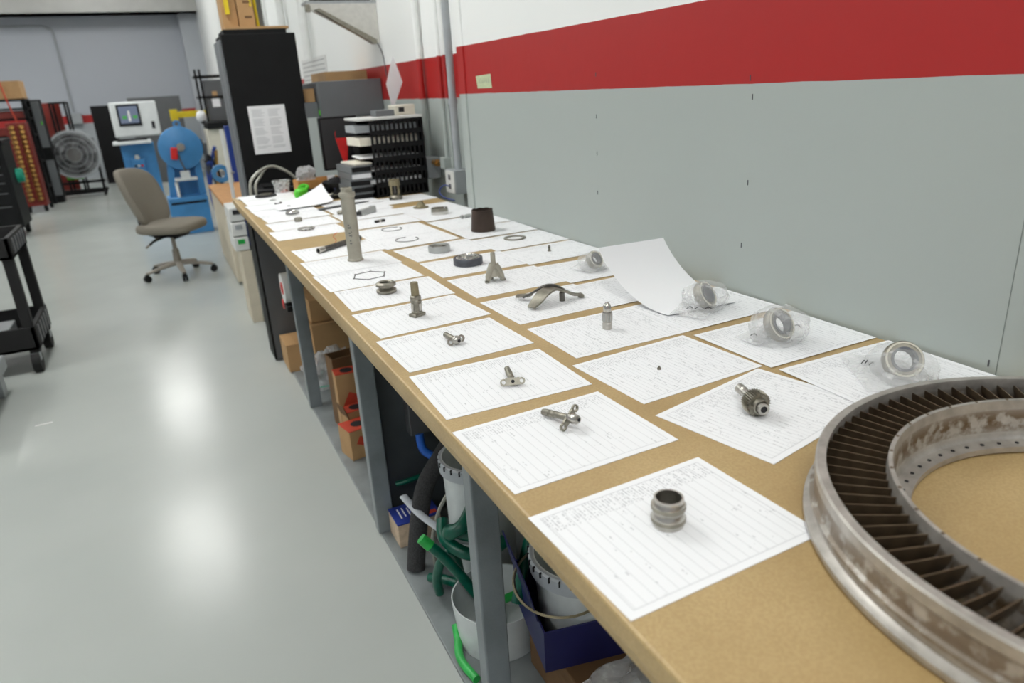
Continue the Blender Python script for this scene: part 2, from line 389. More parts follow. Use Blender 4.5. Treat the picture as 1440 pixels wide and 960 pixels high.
# ---- printed forms: x, y, angle, level, material
def form(x, y, a, lv, mt, label, th=.0009):
    g = G().bb(-.1397, .1397, -.10795, .10795, 0, th)
    o = g.obj('printed_form', mt, loc=(x, y, T+.0003+lv*.0011), rz=math.radians(a), smooth=0)
    return tag(o, label, 'paper', 'printed forms laid out on the bench')
FORMS = [
 (.474, .594, 1.7, 0, 'form_a', 'white printed form under the nickel double ring sleeve'),
 (.478, .867, 1.5, 0, 'form_a', 'white printed form under the long connector with two eyelets'),
 (.487, 1.123, -1.6, 0, 'form_a', 'white printed form under the T-shaped connector'),
 (.495, 1.368, 1.7, 0, 'form_a', 'white printed form under the small winged connector'),
 (.501, 1.603, 3.2, 0, 'form_a', 'white printed form under the upright stepped fitting'),
 (.505, 1.839, -.6, 0, 'form_a', 'white printed form under the grey grooved spool'),
 (.495, 2.067, 2.0, 0, 'form_a', 'white printed form under the hexagonal gasket'),
 (.495, 2.277, 1.5, 1, 'form_a', 'white printed form under the tall upright grey tube'),
 (.507, 2.509, 2.6, 0, 'form_a', 'white printed form under the lying dark tube'),
 (.491, 2.950, 1.6, 0, 'form_b', 'white printed form under the thin slotted ring, nearest of the far row'),
 (.509, 3.172, 2.6, 1, 'form_b', 'white printed form under the small grey bushing'),
 (.515, 3.400, 2.8, 2, 'form_b', 'white printed form under the polished bearing ring'),
 (.500, 3.610, 3.2, 3, 'form_b', 'white printed form under the tiny dark nut'),
 (.495, 3.800, 3.2, 4, 'form_b', 'white printed form under the flat dark clip'),
 (.505, 4.000, 1.5, 5, 'form_b', 'white printed form under the pale small washer'),
 (.500, 4.200, 2.5, 6, 'form_b', 'white printed form under the dark toothed plate at the bench end'),
 (.800, .770, 11.7, 0, 'form_b', 'white printed form under the toothed gear shaft'),
 (.785, 1.008, 3.2, 0, 'form_b', 'white printed form under the tiny loose fastener'),
 (.806, 1.244, -.2, 0, 'form_b', 'white printed form under the upright chrome plug fitting'),
 (.805, 1.501, 1.6, 0, 'form_b', 'white printed form under the curved steel bracket'),
 (.812, 1.756, -.2, 0, 'form_b', 'white printed form under the forked fitting standing on its feet'),
 (.815, 2.007, -.6, 0, 'form_b', 'white printed form under the blue-grey ball bearing'),
 (.811, 2.259, 4.1, 0, 'form_b', 'white printed form under the pale grey bearing ring'),
 (.786, 2.497, 1.9, 1, 'form_b', 'white printed form under the nearer open snap ring'),
 (.780, 2.715, 1.5, 0, 'form_b', 'white printed form under the farther open snap ring'),
 (.798, 2.955, 1.0, 1, 'form_b', 'white printed form under the small double-eyed bracket'),
 (.800, 3.180, 2.0, 2, 'form_b', 'white printed form under the pale grey clamp bar'),
 (.810, 3.385, 2.0, 3, 'form_b', 'white printed form behind the grey clamp bar'),
 (.820, 3.600, 4.0, 4, 'form_b', 'white printed form under the dark flat plate'),
 (1.075, .764, -1.5, 1, 'form_b', 'white printed form under the bagged part beside the turbine ring'),
 (1.075, 1.001, .2, 0, 'form_b', 'white printed form under the second bagged ring from the turbine ring'),
 (1.079, 1.246, 1.5, 0, 'form_b', 'white printed form under the bagged ring on the curled sheet'),
 (1.045, 1.487, 1.0, 0, 'form_b', 'white printed form lying half under the curled sheet'),
 (1.080, 1.725, -1.3, 0, 'form_b', 'white printed form under the farthest bagged part'),
 (1.082, 1.985, 1.2, 0, 'form_b', 'white printed form under the small upright pin'),
 (1.083, 2.218, .9, 0, 'form_b', 'white printed form under the flat grey washer'),
 (1.083, 2.450, -.6, 1, 'form_b', 'white printed form under the dark brown cone'),
 (1.083, 2.680, 2.0, 0, 'form_b', 'white printed form under the small lying connector by the wall'),
 (1.080, 2.915, 2.0, 1, 'form_b', 'white printed form under the slotted double clamp ring'),
 (1.075, 3.140, 2.0, 0, 'form_b', 'white printed form under the olive domed cap'),
 (1.075, 3.500, 6.0, 0, 'form_b', 'white printed form under the caged valve body'),
]
for F_ in FORMS:
    f_ = list(F_)
    if f_[0] > 1.0: f_[3] += 1
    form(*f_)
ZP = T+.0014
# sheet curling up behind the bagged ring
def curl(u, v):
    s_ = u*.2794; thm = math.radians(57); s1 = max(0, s_-.02); k = thm/.2594
    y = 1.235+min(s_, .02)+math.sin(k*s1)/k; z = (1-math.cos(k*s1))/k
    return (.966+v*.19-.032*u, y-.012*v, T+.006+z)
tag(G().grid(curl, 24, 6, .0006).obj('curled_sheet', 'form_a'), 'white sheet curling upwards behind the bagged ring', 'paper')
def curl2(u, v):
    x = .47+u*.2794; y = 3.57+v*.2159+.05*u; k = max(0, u*.75+v*.45-.45)
    return (x-.02*k, y-.05*k, T+.0125+.14*k*k)
tag(G().grid(curl2, 14, 10, .0006).obj('curled_sheet', 'sheet_plain'), 'white sheet with a raised corner near the lime green tool', 'paper')
tag(G().bb(-.2, .14, -.035, .05, 0, .001).obj('cream_sheet', 'table_note', loc=(.55, 4.285, T+.0005), rz=.03), 'cream sheet at the far end of the bench', 'paper')

# ================================================================== MACHINED PARTS ON THE FORMS
def part(name, label, cat, x, y, rz=0, z=ZP, rot=None):
    if x > 1.0: z += .0011                      # the forms by the wall lie a little higher
    return thing(name, label, cat, (x, y, z), rz, 'machined parts on the forms', rot)
# 1 double ring sleeve
p = part('ring_sleeve', 'shiny nickel sleeve with two raised rings on the nearest form', 'machine part', .473, .597)
G().lathe([(.0165, .0), (.0185, 0), (.0195, .003), (.0205, .006), (.0205, .013), (.0192, .016), (.0182, .0185), (.0192, .021), (.0205, .023), (.0205, .03), (.019, .033), (.0182, .035), (.0182, .038), (.0155, .038), (.0155, .003)], 48, closed=True).obj('sleeve', 'steel', p)
for z in (.0095, .0265):
    G().lathe([(.0204, z-.003), (.0211, z-.0025), (.0211, z+.0025), (.0204, z+.003)], 48).obj('raised_ring', 'dull_steel', p)
# eyelet flange helper: flat plate with eyelets in the plane x-z, axis +y
def eyelet(g, x, z, r, t):
    g.pipe((x, -t/2, z), (x, t/2, z), r, r*.55, 16)
# 2 long connector with two eyelets: axis along local y
rz_ = math.radians(14)
p = part('eyelet_connector', 'long steel connector with two eyelets lying on its side', 'machine part', .502, .885, z=ZP+.0172, rot=(-.16, 0, rz_))
prof = [(0, .062), (.0052, .062), (.006, .058), (.006, .046), (.0046, .045), (.006, .043), (.006, .034), (.0046, .032), (.0055, .03), (.0055, .008), (.0042, .004), (.0042, -.002)]
G().lathe(prof[::-1], 20, axis=(0, 1, 0)).obj('stem', 'dull_steel', p)
G().lathe([(0.0, -.0225), (.0032, -.0218), (.006, -.021), (.008, -.016), (.0085, -.009), (.0075, -.002), (.005, .004)], 24, axis=(0, 1, 0)).obj('nose', 'steel', p)
G().lathe([(.0, -.0229), (.003, -.0226)], 16, axis=(0, 1, 0)).obj('bore', 'ink', p)
g = G(); a = math.radians(36)
for sg in (-1, 1): g.pipe((sg*.0185*math.cos(a), -.002, sg*.0185*math.sin(a)), (sg*.0185*math.cos(a), .002, sg*.0185*math.sin(a)), .0064, .0037, 18)
g.box((0, 0, 0), (.026, .0038, .011), ry=-a).obj('eyelet_flange', 'dull_steel', p)
# 3 T connector
p = part('tee_connector', 'T-shaped steel connector with an oval flange and ridged stem', 'machine part', .499, 1.083, math.radians(-17), ZP+.0085)
G().lathe([(.004, 0), (.0055, .004), (.0055, .016), (.0042, .018), (.0062, .02), (.0062, .032), (.0045, .034), (.0062, .037), (.0062, .05), (.005, .052), (.0055, .054), (.0055, .066), (0, .067)], 20, axis=(0, 1, 0)).obj('stem', 'dull_steel', p)
g = G(); g.box((0, -.002, 0), (.026, .004, .0135)); eyelet(g, -.0165, 0, .0066, .004); eyelet(g, .0165, 0, .0066, .004)
fl = g.obj('oval_flange', 'dull_steel', p, rot=(-.55, 0, 0))
G().cyl((0, -.0046, 0), (0, -.004, 0), .0032).obj('bore', 'ink', fl)
# 4 winged connector
p = part('winged_connector', 'small steel connector with two round wings at one end', 'machine part', .496, 1.352, math.radians(6), ZP+.0085)
G().lathe([(.005, 0), (.005, .012), (.0062, .014), (.0062, .05), (.005, .052), (0, .052)], 18, axis=(0, 1, 0)).obj('stem', 'dull_steel', p)
g = G(); eyelet(g, -.0135, -.0005, .0078, .005); eyelet(g, .0125, .002, .0078, .005); g.blob((0, -.003, .001), (.011, .009, .0095), 1, 16, 10)
g.obj('wing_flange', 'steel', p, rot=(-.35, 0, 0)); G().cyl((.001, -.0127, .002), (.001, -.0117, .002), .0035).obj('bore', 'ink', p)
# 5 upright stepped fitting
p = part('stepped_fitting', 'upright worn steel fitting with a thin neck and square foot', 'machine part', .492, 1.597)
G().box((0, 0, .004), (.034, .026, .008), .4).obj('foot', 'dull_steel', p, bevel=.002)
G().lathe([(.013, .008), (.0135, .012), (.012, .014), (.0125, .034), (.0138, .036), (.0138, .04), (.0125, .042), (.0135, .044), (.0135, .05), (.0098, .0525)], 12).obj('body', 'dull_steel', p)
for k in range(4): G().box((.0122*math.cos(k*PI/2+.4), .0122*math.sin(k*PI/2+.4), .024), (.004, .007, .018), k*PI/2+.4).obj('rib', 'steel', p)
G().lathe([(.0098, .0525), (.0092, .083), (.0085, .0845), (0, .0845)], 20).obj('neck', 'olive_metal', p)
# 6 spool
p = part('grooved_spool', 'grey spool with a deep groove and open bore', 'machine part', .491, 1.853)
G().lathe([(.014, 0), (.024, 0), (.0275, .003), (.0275, .009), (.018, .014), (.018, .016), (.0275, .02), (.0275, .026), (.022, .030), (.019, .0305), (.014, .028)], 40, closed=True).obj('spool', 'dull_steel', p)
# 7 gasket
p = part('hexagon_gasket', 'thin dark hexagonal gasket outline with six ears', 'gasket', .502, 2.07)
g = G(); hx = []
for k in range(48):
    a = 2*PI*k/48; rr = .046+.006*max(0, math.cos(6*a))**3; hx.append((rr*math.cos(a+.2), rr*math.sin(a+.2)))
hi = [(x*.945, y*.945) for x, y in hx]
g.prism(hx, 0, .0012, hi).obj('outline', 'dark_oxide', p)
for k in range(6): G().cyl((.0515*math.cos(k*PI/3+.2), .0515*math.sin(k*PI/3+.2), 0), (.0515*math.cos(k*PI/3+.2), .0515*math.sin(k*PI/3+.2), .0016), .0028, seg=10).obj('ear', 'dark_oxide', p)
# 8 tall tube
p = part('tall_tube', 'tall upright matte grey tube with a collar near its top', 'machine part', .519, 2.30, z=ZP+.001)
G().lathe([(.0235, 0), (.0262, .001), (.0262, .004), (.0225, .009), (.0222, .205), (.026, .209), (.0265, .217), (.025, .2205), (.0205, .2215), (.0205, .2225), (.0178, .2235), (.0178, .236), (.0135, .2365), (.0135, .22), (.0135, .01)], 40, closed=True).obj('tube', 'matte_grey_metal', p)
g = G()
for k in range(8):
    a = -2.15; z = .06+k*.0085
    if k in (2, 5): continue
    g.box((.0223*math.cos(a), .0223*math.sin(a), z), (.0004, .0045 if k % 2 else .0065, .0035), a)
for k in range(3): g.box((.0223*math.cos(-1.9), .0223*math.sin(-1.9), .085+k*.013), (.0004, .002, .008), -1.9)
g.obj('engraving', 'print_grey', p)
# 9 lying dark tube with red thread
p = part('lying_tube', 'dark gunmetal tube lying down with a red thread tied on', 'machine part', .437, 2.495, 0, ZP+.0098)
d = Vector((.20, .145, 0)).normalized()
G().pipe((0, 0, 0), d*.03, .0098, .0075, 24).obj('end_sleeve', 'steel', p); G().pipe(d*.03, d*.225, .0092, .007, 24).obj('tube', 'dark_steel', p)
G().cyl(d*.004, d*.0045, .0074).obj('bore', 'ink', p)
G().tube([d*.09+Vector((0, 0, .0095)), d*.09+Vector((.004, -.006, .02)), d*.092+Vector((-.004, .002, .032)), d*.1+Vector((.006, 0, .045))], .0009, 6).obj('red_thread', 'red_plastic', p)
# far row column 1
def ring(name, label, cat, x, y, ro, ri, h, mt, slots=0, z=ZP, mt2=None):
    p = part(name, label, cat, x, y, z=z)
    c_ = min(.002, h*.2)
    G().lathe([(ri, c_), (ri+c_, 0), (ro-c_, 0), (ro, c_), (ro, h-c_), (ro-c_, h), (ri+c_, h), (ri, h-c_)], 40, closed=True).obj('ring', mt, p)
    for k in range(slots):
        a = 2*PI*k/slots
        G().box((ro*math.cos(a), ro*math.sin(a), h*.55), (.0016, (ro*2*PI/slots)*.5, h*.5), a).obj('slot', mt2 or 'dark_steel', p)
    return p
ring('slotted_ring', 'thin slotted steel ring on the nearest form of the far row', 'ring', .493, 3.01, .034, .03, .008, 'steel', 14)
ring('small_bushing', 'small dull grey bushing in the far row', 'ring', .502, 3.235, .0165, .008, .017, 'dull_steel', z=ZP+.0012)
p = ring('bearing_ring', 'polished bearing ring with bright rims in the far row', 'bearing', .513, 3.445, .03, .022, .016, 'chrome', z=ZP+.0023)
G().lathe([(.0302, .005), (.031, .006), (.031, .01), (.0302, .011)], 40).obj('outer_band', 'race_blue', p)
p = part('tiny_nut', 'tiny dark hexagonal nut on a far form', 'nut', .537, 3.68, z=ZP+.0035)
G().prism(circ(.009, 6), 0, .009, circ(.005, 6)).obj('nut', 'dark_oxide', p)
p = part('flat_clip', 'flat dark spring clip on a far form', 'clip', .508, 3.83, .3, ZP+.0046)
G().box((0, 0, .003), (.036, .01, .006)).box((.014, 0, .007), (.008, .012, .008)).box((-.014, .002, .006), (.006, .01, .006)).obj('clip', 'dark_oxide', p, bevel=.001)
ring('pale_washer', 'pale small washer on a far form', 'washer', .506, 4.0, .018, .009, .004, 'pale_grey_metal', z=ZP+.0057)
p = part('toothed_plate', 'dark toothed plate lying at the bench end', 'machine part', .497, 4.18, .2, ZP+.0068)
gp = []
for k in range(56):
    a = 2*PI*k/56; rr = .058 if k % 2 else .05; gp.append((rr*math.cos(a), rr*math.sin(a)*.8))
G().prism(gp, 0, .012, [(x*.4, y*.4) for x, y in gp]).obj('plate', 'dark_oxide', p)
G().lathe([(.022, .012), (.034, .012), (.034, .018), (.022, .018)], 24, closed=True).obj('hub', 'dull_steel', p)
# column 2
p = part('gear_shaft', 'small toothed gear on a stepped shaft lying on its form', 'gear', .776, .768, math.radians(-18), ZP+.0205)
gp = []
for k in range(84):
    a = 2*PI*k/84; rr = .0208 if k % 3 == 0 else .0166; gp.append((rr*math.cos(a), rr*math.sin(a)))
q90 = (PI/2, 0, 0)
G().prism(gp, -.006, .012).obj('gear', 'dull_steel', p, rot=q90)
G().prism([(x*.86, y*.86) for x, y in gp], -.014, -.006).obj('gear', 'dull_steel', p, rot=q90)
G().lathe([(.0105, -.023), (.0125, -.022), (.0125, -.012), (.0145, -.010)], 24, axis=(0, 1, 0)).obj('collar', 'dull_steel', p)
G().pipe((0, -.030, 0), (0, -.014, 0), .0095, .0055, 24).obj('shaft_end', 'steel', p); G().cyl((0, -.0285, 0), (0, -.028, 0), .0056).obj('bore', 'ink', p)
G().lathe([(.009, .014), (.009, .03), (.0065, .032), (.0065, .04), (.0085, .042), (.0085, .056), (0, .057)], 20, axis=(0, 1, 0)).obj('shaft', 'steel', p)
p = part('tiny_fastener', 'tiny loose fastener alone on a form', 'screw', .764, 1.0)
G().prism(circ(.0042, 6), 0, .003).obj('head', 'dull_steel', p); G().cyl((0, 0, .003), (0, 0, .0065), .0022, seg=10).obj('shank', 'dull_steel', p)
p = part('plug_fitting', 'upright chrome plug fitting with a knurled barrel', 'machine part', .813, 1.25)
G().lathe([(0, 0), (.0098, 0), (.0106, .001), (.0106, .013), (.0098, .014), (.0098, .0165), (.0106, .0175), (.0106, .037), (.0098, .039)], 30).obj('barrel', 'steel', p)
G().lathe([(.0086, .039), (.0086, .052), (.007, .056), (.004, .0595), (0, .0605)], 24).obj('dome', 'chrome', p)
for k in range(12): G().box((.0106*math.cos(k*PI/6), .0106*math.sin(k*PI/6), .027), (.0016, .002, .016), k*PI/6).obj('knurl', 'pale_grey_metal', p)
# curved bracket
p = part('curved_bracket', 'arched steel bracket with splayed legs and a flat tail', 'machine part', .81, 1.5, .02)
def ribbon(g, path, wd, th, tw=None):
    P = [Vector(q) for q in path]; Q = []; n_ = len(P)
    for i in range(n_-1):
        a, b, c, d = P[max(0, i-1)], P[i], P[i+1], P[min(n_-1, i+2)]
        for t in range(6):
            t /= 6; Q.append(.5*((2*b)+(c-a)*t+(2*a-5*b+4*c-d)*t*t+(-a+3*b-3*c+d)*t**3))
    Q.append(P[-1]); m_ = len(Q)
    def f(u, v):
        k = u*(m_-1); i = min(m_-2, int(k)); p_ = Q[i].lerp(Q[i+1], k-i)
        wv = wd[0]+(wd[1]-wd[0])*math.sin(PI*min(1, u*1.1+.12)) if isinstance(wd, tuple) else wd
        t_ = (Q[min(m_-1, i+1)]-Q[max(0, i-1)]).normalized(); sd = t_.cross(Vector((0, 0, 1)))
        sd = sd.normalized() if sd.length > 1e-4 else Vector((0, 1, 0))
        return p_+sd*(v-.5)*wv
    g.grid(f, 30, 6, th)
g = G(); ribbon(g, [(-.072, -.03, .005), (-.052, -.022, .014), (-.025, -.01, .028), (.005, .0, .032), (.035, -.004, .022), (.058, -.01, .010), (.075, -.014, .007), (.082, -.015, .007)], (.012, .036), .005)
g.obj('arch', 'dull_steel', p)
g = G(); ribbon(g, [(-.05, .05, .008), (-.035, .035, .018), (-.02, .022, .030), (0, .016, .037), (.02, .01, .034), (.038, .0, .022)], .011, .005); g.obj('rear_rib', 'dark_steel', p)
g = G(); ribbon(g, [(-.06, .07, .008), (-.045, .056, .010), (-.035, .04, .012)], .018, .005); g.obj('side_arm', 'dull_steel', p)
G().cyl((.028, -.008, 0), (.028, -.008, .022), .007, seg=16).obj('post', 'dark_steel', p)
G().pipe((.08, -.014, .002), (.08, -.014, .0075), .008, .004, 16).obj('tail_eye', 'dull_steel', p)
# forked fitting
p = part('forked_fitting', 'forked cast fitting standing on spread feet with a stub on top', 'machine part', .781, 1.775)
G().lathe([(.0205, .016), (.0145, .033), (.0095, .046), (.0072, .054), (.0068, .058), (.0068, .078), (.0055, .082), (0, .0825)], 20).obj('stub', 'matte_grey_metal', p)
for k, a in enumerate((math.radians(195), math.radians(-20), math.radians(88))):
    c_, s_ = math.cos(a), math.sin(a)
    G().tube([(.004*c_, .004*s_, .046), (.011*c_, .011*s_, .034), (.0185*c_, .0185*s_, .017), (.024*c_, .024*s_, .005)], [.0105, .0105, .0095, .0075], 12).obj('foot_arm', 'matte_grey_metal', p)
    G().cyl((.026*c_, .026*s_, 0), (.026*c_, .026*s_, .005), .0065, seg=14).obj('foot', 'dull_steel', p)
# ball bearing and pale bearing
p = part('ball_bearing', 'blue-grey ball bearing with a bright inner race', 'bearing', .80, 2.01)
G().lathe([(.036, .001), (.044, 0), (.0455, .002), (.0455, .02), (.044, .0225), (.0375, .0225), (.036, .02)], 48, closed=True).obj('outer_race', 'race_blue', p)
G().lathe([(.0265, 0), (.032, 0), (.033, .003), (.033, .024), (.032, .0265), (.028, .0265), (.0265, .024)], 48, closed=True).obj('inner_race', 'chrome', p)
b0 = G().blob((0, 0, 0), (.0036, .0036, .0036), 1, 12, 8).obj('ball', 'chrome', p, loc=(.0345, 0, .019))
for k in range(1, 18): copy_of(b0, p, location=(.0345*math.cos(k*PI/9), .0345*math.sin(k*PI/9), .019))
p = part('pale_bearing_ring', 'pale grey bearing ring with round pockets inside its rim', 'bearing', .792, 2.243)
G().lathe([(.031, 0), (.036, 0), (.0372, .002), (.0372, .018), (.036, .021), (.033, .021), (.031, .018)], 48, closed=True).obj('outer_race', 'pale_grey_metal', p)
G().lathe([(.0245, 0), (.028, 0), (.028, .017), (.0245, .017)], 48, closed=True).obj('inner_race', 'steel', p)
b0 = G().blob((0, 0, 0), (.0042, .0042, .0042), 1, 12, 8).obj('ball', 'dark_steel', p, loc=(.0295, 0, .012))
for k in range(1, 14): copy_of(b0, p, location=(.0295*math.cos(k*PI/7), .0295*math.sin(k*PI/7), .012))
for nm, lb, x, y, r, gap, rz in (('snap_ring', 'open dark snap ring, the nearer of two', .763, 2.505, .043, 1.15, .85), ('snap_ring', 'open dark snap ring, the farther of two', .781, 2.752, .041, .5, .5)):
    p = part(nm, lb, 'snap ring', x, y, rz, ZP+.001 if y < 2.6 else ZP)
    G().lathe([(r-.0024, 0), (r, 0), (r, .0018), (r-.0024, .0018)], 60, a0=gap/2, a1=2*PI-gap/2, closed=True).obj('ring', 'dark_oxide', p)
    for sg in (-1, 1): G().cyl((math.cos(gap/2)*(r-.002), sg*math.sin(gap/2)*(r-.002), 0), (math.cos(gap/2)*(r-.002), sg*math.sin(gap/2)*(r-.002), .0018), .0028, seg=10).obj('lug', 'dark_oxide', p)
p = part('double_eye_bracket', 'small dark bracket with two eyes on a far form', 'machine part', .788, 2.945, .25, ZP+.001)
g = G(); g.pipe((-.014, 0, 0), (-.014, 0, .009), .0105, .006, 18).pipe((.014, 0, 0), (.014, 0, .009), .0105, .006, 18); g.obj('eyes', 'dark_oxide', p)
G().box((0, 0, .006), (.014, .01, .01)).obj('web', 'steel', p, bevel=.001)
p = part('clamp_bar', 'pale grey angular clamp bar behind the tall tube', 'machine part', .80, 3.2, math.radians(38), ZP+.0022)
G().prism([(-.055, -.018), (.05, -.018), (.062, -.006), (.062, .018), (.045, .018), (.04, .004), (-.055, .004)], 0, .026).obj('bar', 'pale_grey_metal', p, bevel=.002)
G().prism([(-.09, 0), (-.055, -.014), (-.055, .004)], .004, .02).obj('tongue', 'dark_oxide', p)
p = part('round_lug', 'short round dark lug beside the pale clamp bar', 'machine part', .70, 3.27, 0, ZP+.0035)
G().lathe([(0, 0), (.016, 0), (.017, .003), (.017, .012), (.012, .016), (0, .016)], 24).obj('lug', 'dull_steel', p); G().box((.02, .004, .006), (.03, .012, .008), .3).obj('arm', 'dull_steel', p, bevel=.001)
p = part('flat_plate', 'dark flat tapered plate lying on two far forms', 'machine part', .76, 3.50, math.radians(16), ZP+.0046)
G().prism([(-.13, -.02), (.10, -.012), (.15, 0), (.10, .026), (-.12, .022)], 0, .004).obj('plate', 'dark_grey_steel', p)
G().prism([(.02, -.006), (.07, -.004), (.06, .008), (.02, .008)], .004, .01).obj('step', 'dark_oxide', p)
# column 3
p = part('brown_cone', 'dark brown open cone with a notched rim', 'machine part', 1.052, 2.462, z=ZP+.001)
G().lathe([(.041, 0), (.0455, 0), (.046, .003), (.0395, .078), (.0375, .078), (.040, .01)], 48, closed=True).obj('cone', 'rust_brown', p)
for k in range(9):
    a = 2*PI*k/9; G().box((.0385*math.cos(a), .0385*math.sin(a), .079), (.0022, .016, .002), a).obj('rim_tooth', 'rust_brown', p)
ring('flat_washer', 'flat broad grey washer between the cone and the pin', 'washer', 1.08, 2.25, .0395, .0285, .004, 'dull_steel')
p = part('upright_pin', 'small upright headed pin near the wall', 'pin', 1.079, 1.995)
G().lathe([(0, 0), (.0062, 0), (.0062, .003), (.0042, .004), (.004, .018), (.0032, .0195), (0, .0195)], 18).obj('pin', 'dull_steel', p)
G().lathe([(.0041, .011), (.0046, .0115), (.0046, .0135), (.0041, .014)], 18).obj('collar', 'dark_steel', p)
p = part('lying_connector', 'small pale connector lying behind the brown cone', 'machine part', 1.105, 2.765, math.radians(-80), ZP+.0075)
G().lathe([(0, -.022), (.007, -.022), (.007, -.012), (.0055, -.01), (.0055, 0), (.0075, .002), (.0075, .02), (.006, .024), (0, .024)], 18, axis=(0, 1, 0)).obj('body', 'pale_grey_metal', p); G().lathe([(.0072, -.019), (.0078, -.0185), (.0078, -.0155), (.0072, -.015)], 18, axis=(0, 1, 0)).obj('nut', 'dark_steel', p)
p = part('clamp_ring', 'bright double clamp ring with a gap in its upper band', 'ring', 1.056, 2.94, z=ZP+.001)
G().lathe([(.033, 0), (.0375, 0), (.0375, .012), (.033, .012)], 44, closed=True).obj('lower_band', 'chrome', p)
G().lathe([(.0335, .014), (.0365, .014), (.0365, .026), (.0335, .026)], 40, closed=True, a0=.6, a1=2*PI+.1).obj('upper_band', 'dull_steel', p)
G().box((.034, .006, .021), (.008, .014, .012)).obj('clasp', 'steel', p, bevel=.001)
p = part('domed_cap', 'olive domed cap with a flat round brim', 'cap', 1.049, 3.17)
G().lathe([(0, .003), (.03, .0), (.035, .001), (.035, .005), (.022, .007), (.016, .02), (.012, .027), (0, .029)], 36).obj('cap', 'olive_metal', p)
G().box((.004, 0, .028), (.012, .008, .008), .4).obj('tip', 'olive_metal', p, bevel=.001)
p = part('caged_valve', 'brown caged valve body standing upright by the letter trays', 'machine part', 1.041, 3.53)
G().lathe([(0, 0), (.028, 0), (.034, .004), (.034, .014), (.028, .022), (.02, .024), (0, .024)], 24).obj('base', 'dull_steel', p)
for k in range(4):
    a = k*PI/2+.5; G().box((.025*math.cos(a), .025*math.sin(a), .048), (.005, .012, .05), a).obj('cage_bar', 'olive_metal', p)
    G().cyl((.033*math.cos(a), .033*math.sin(a), .006), (.039*math.cos(a), .039*math.sin(a), .006), .006, seg=12).obj('bolt', 'dark_steel', p)
G().cyl((0, 0, .024), (0, 0, .07), .008).obj('stem', 'dark_steel', p)
G().lathe([(.0, .07), (.028, .07), (.029, .074), (.0265, .098), (.022, .1), (0, .1)], 28).obj('crown', 'olive_metal', p)

# bagged parts: the metal part and the bag around it
def bagged(x, y, rr, hh, rx, ry, label_bag, label_part, ang, marks, seed, tail):
    p = thing('bagged_ring', label_part, 'ring', (x, y, ZP+.004), ang, 'rings in plastic bags', rot=(math.radians(58), 0, ang))
    p.location.z = ZP+.0071+rr*math.sin(math.radians(58))
    G().lathe([(rr*.66, -.009), (rr*.95, -.009), (rr, -.006), (rr, .006), (rr*.95, .009), (rr*.66, .009)], 36, closed=True).obj('ring', 'dull_steel', p)
    G().lathe([(rr*.52, -.006), (rr*.66, -.006), (rr*.66, .011), (rr*.52, .011)], 32, closed=True).obj('inner_race', 'race_blue', p)
    G().lathe([(rr*.84, .0092), (rr*.93, .0092), (rr*.93, .0105), (rr*.84, .0105)], 36, closed=True).obj('bright_rim', 'cream_plastic', p)
    b = thing('plastic_bag', label_bag, 'plastic bag', (x, y, ZP+.0011), ang, 'clear plastic bags on the forms')
    G().blob((0, 0, hh*.46), (rx*1.1, ry*1.08, hh*.62), .95, 30, 16, .2, 26+seed*2, cut=.0012).obj('film', 'plastic_film', b, smooth=16)
    g = G(); x0, x1, y0, y1 = tail
    g.grid(lambda u, v: (x0+(x1-x0)*u, y0+(y1-y0)*v+.012*u, .006+.016*mnoise.noise(Vector((u*3+seed, v*3, 1)))**2+.012*math.sin(PI*u)*math.sin(PI*v)), 12, 12, .0003)
    g.obj('bag_flap', 'plastic_film', b)
    g = G()
    for (a0, b0, a1, b1) in marks: g.tube([(a0, b0, hh*.3), ((a0+a1)/2+.002, (b0+b1)/2, hh*.3+.004), (a1, b1, hh*.3)], .0009, 5)
    if marks: g.obj('marker_writing', 'ink', b)
bagged(1.065, 1.70, .026, .05, .048, .04, 'crumpled clear bag by the wall, farthest of the four', 'ring sealed in the farthest clear bag', .3, [], 1, (-.05, .03, -.03, .05))
bagged(1.068, 1.232, .032, .062, .058, .046, 'clear bag with dark writing resting against the curled sheet', 'ring sealed in the clear bag against the curled sheet', .45, [(-.062, -.004, -.05, -.02), (-.056, -.024, -.044, -.036), (-.07, .012, -.06, .002), (-.05, -.03, -.04, -.026)], 2, (-.085, .0, -.04, .045))
bagged(1.045, .985, .034, .068, .056, .05, 'clear bag standing upright around a pale ring', 'pale-rimmed ring sealed in the upright clear bag', .1, [(.045, .002, .052, -.014), (.05, .012, .056, .006), (-.058, .02, -.05, .01)], 3, (-.06, .06, .0, .06))
bagged(1.075, .735, .033, .052, .046, .075, 'long clear bag tipped beside the turbine ring', 'ring sealed in the long bag beside the turbine ring', -.6, [(-.056, .03, -.048, .042), (-.05, .03, -.044, .04), (-.045, .024, -.036, .03)], 4, (-.075, .05, -.07, .09))

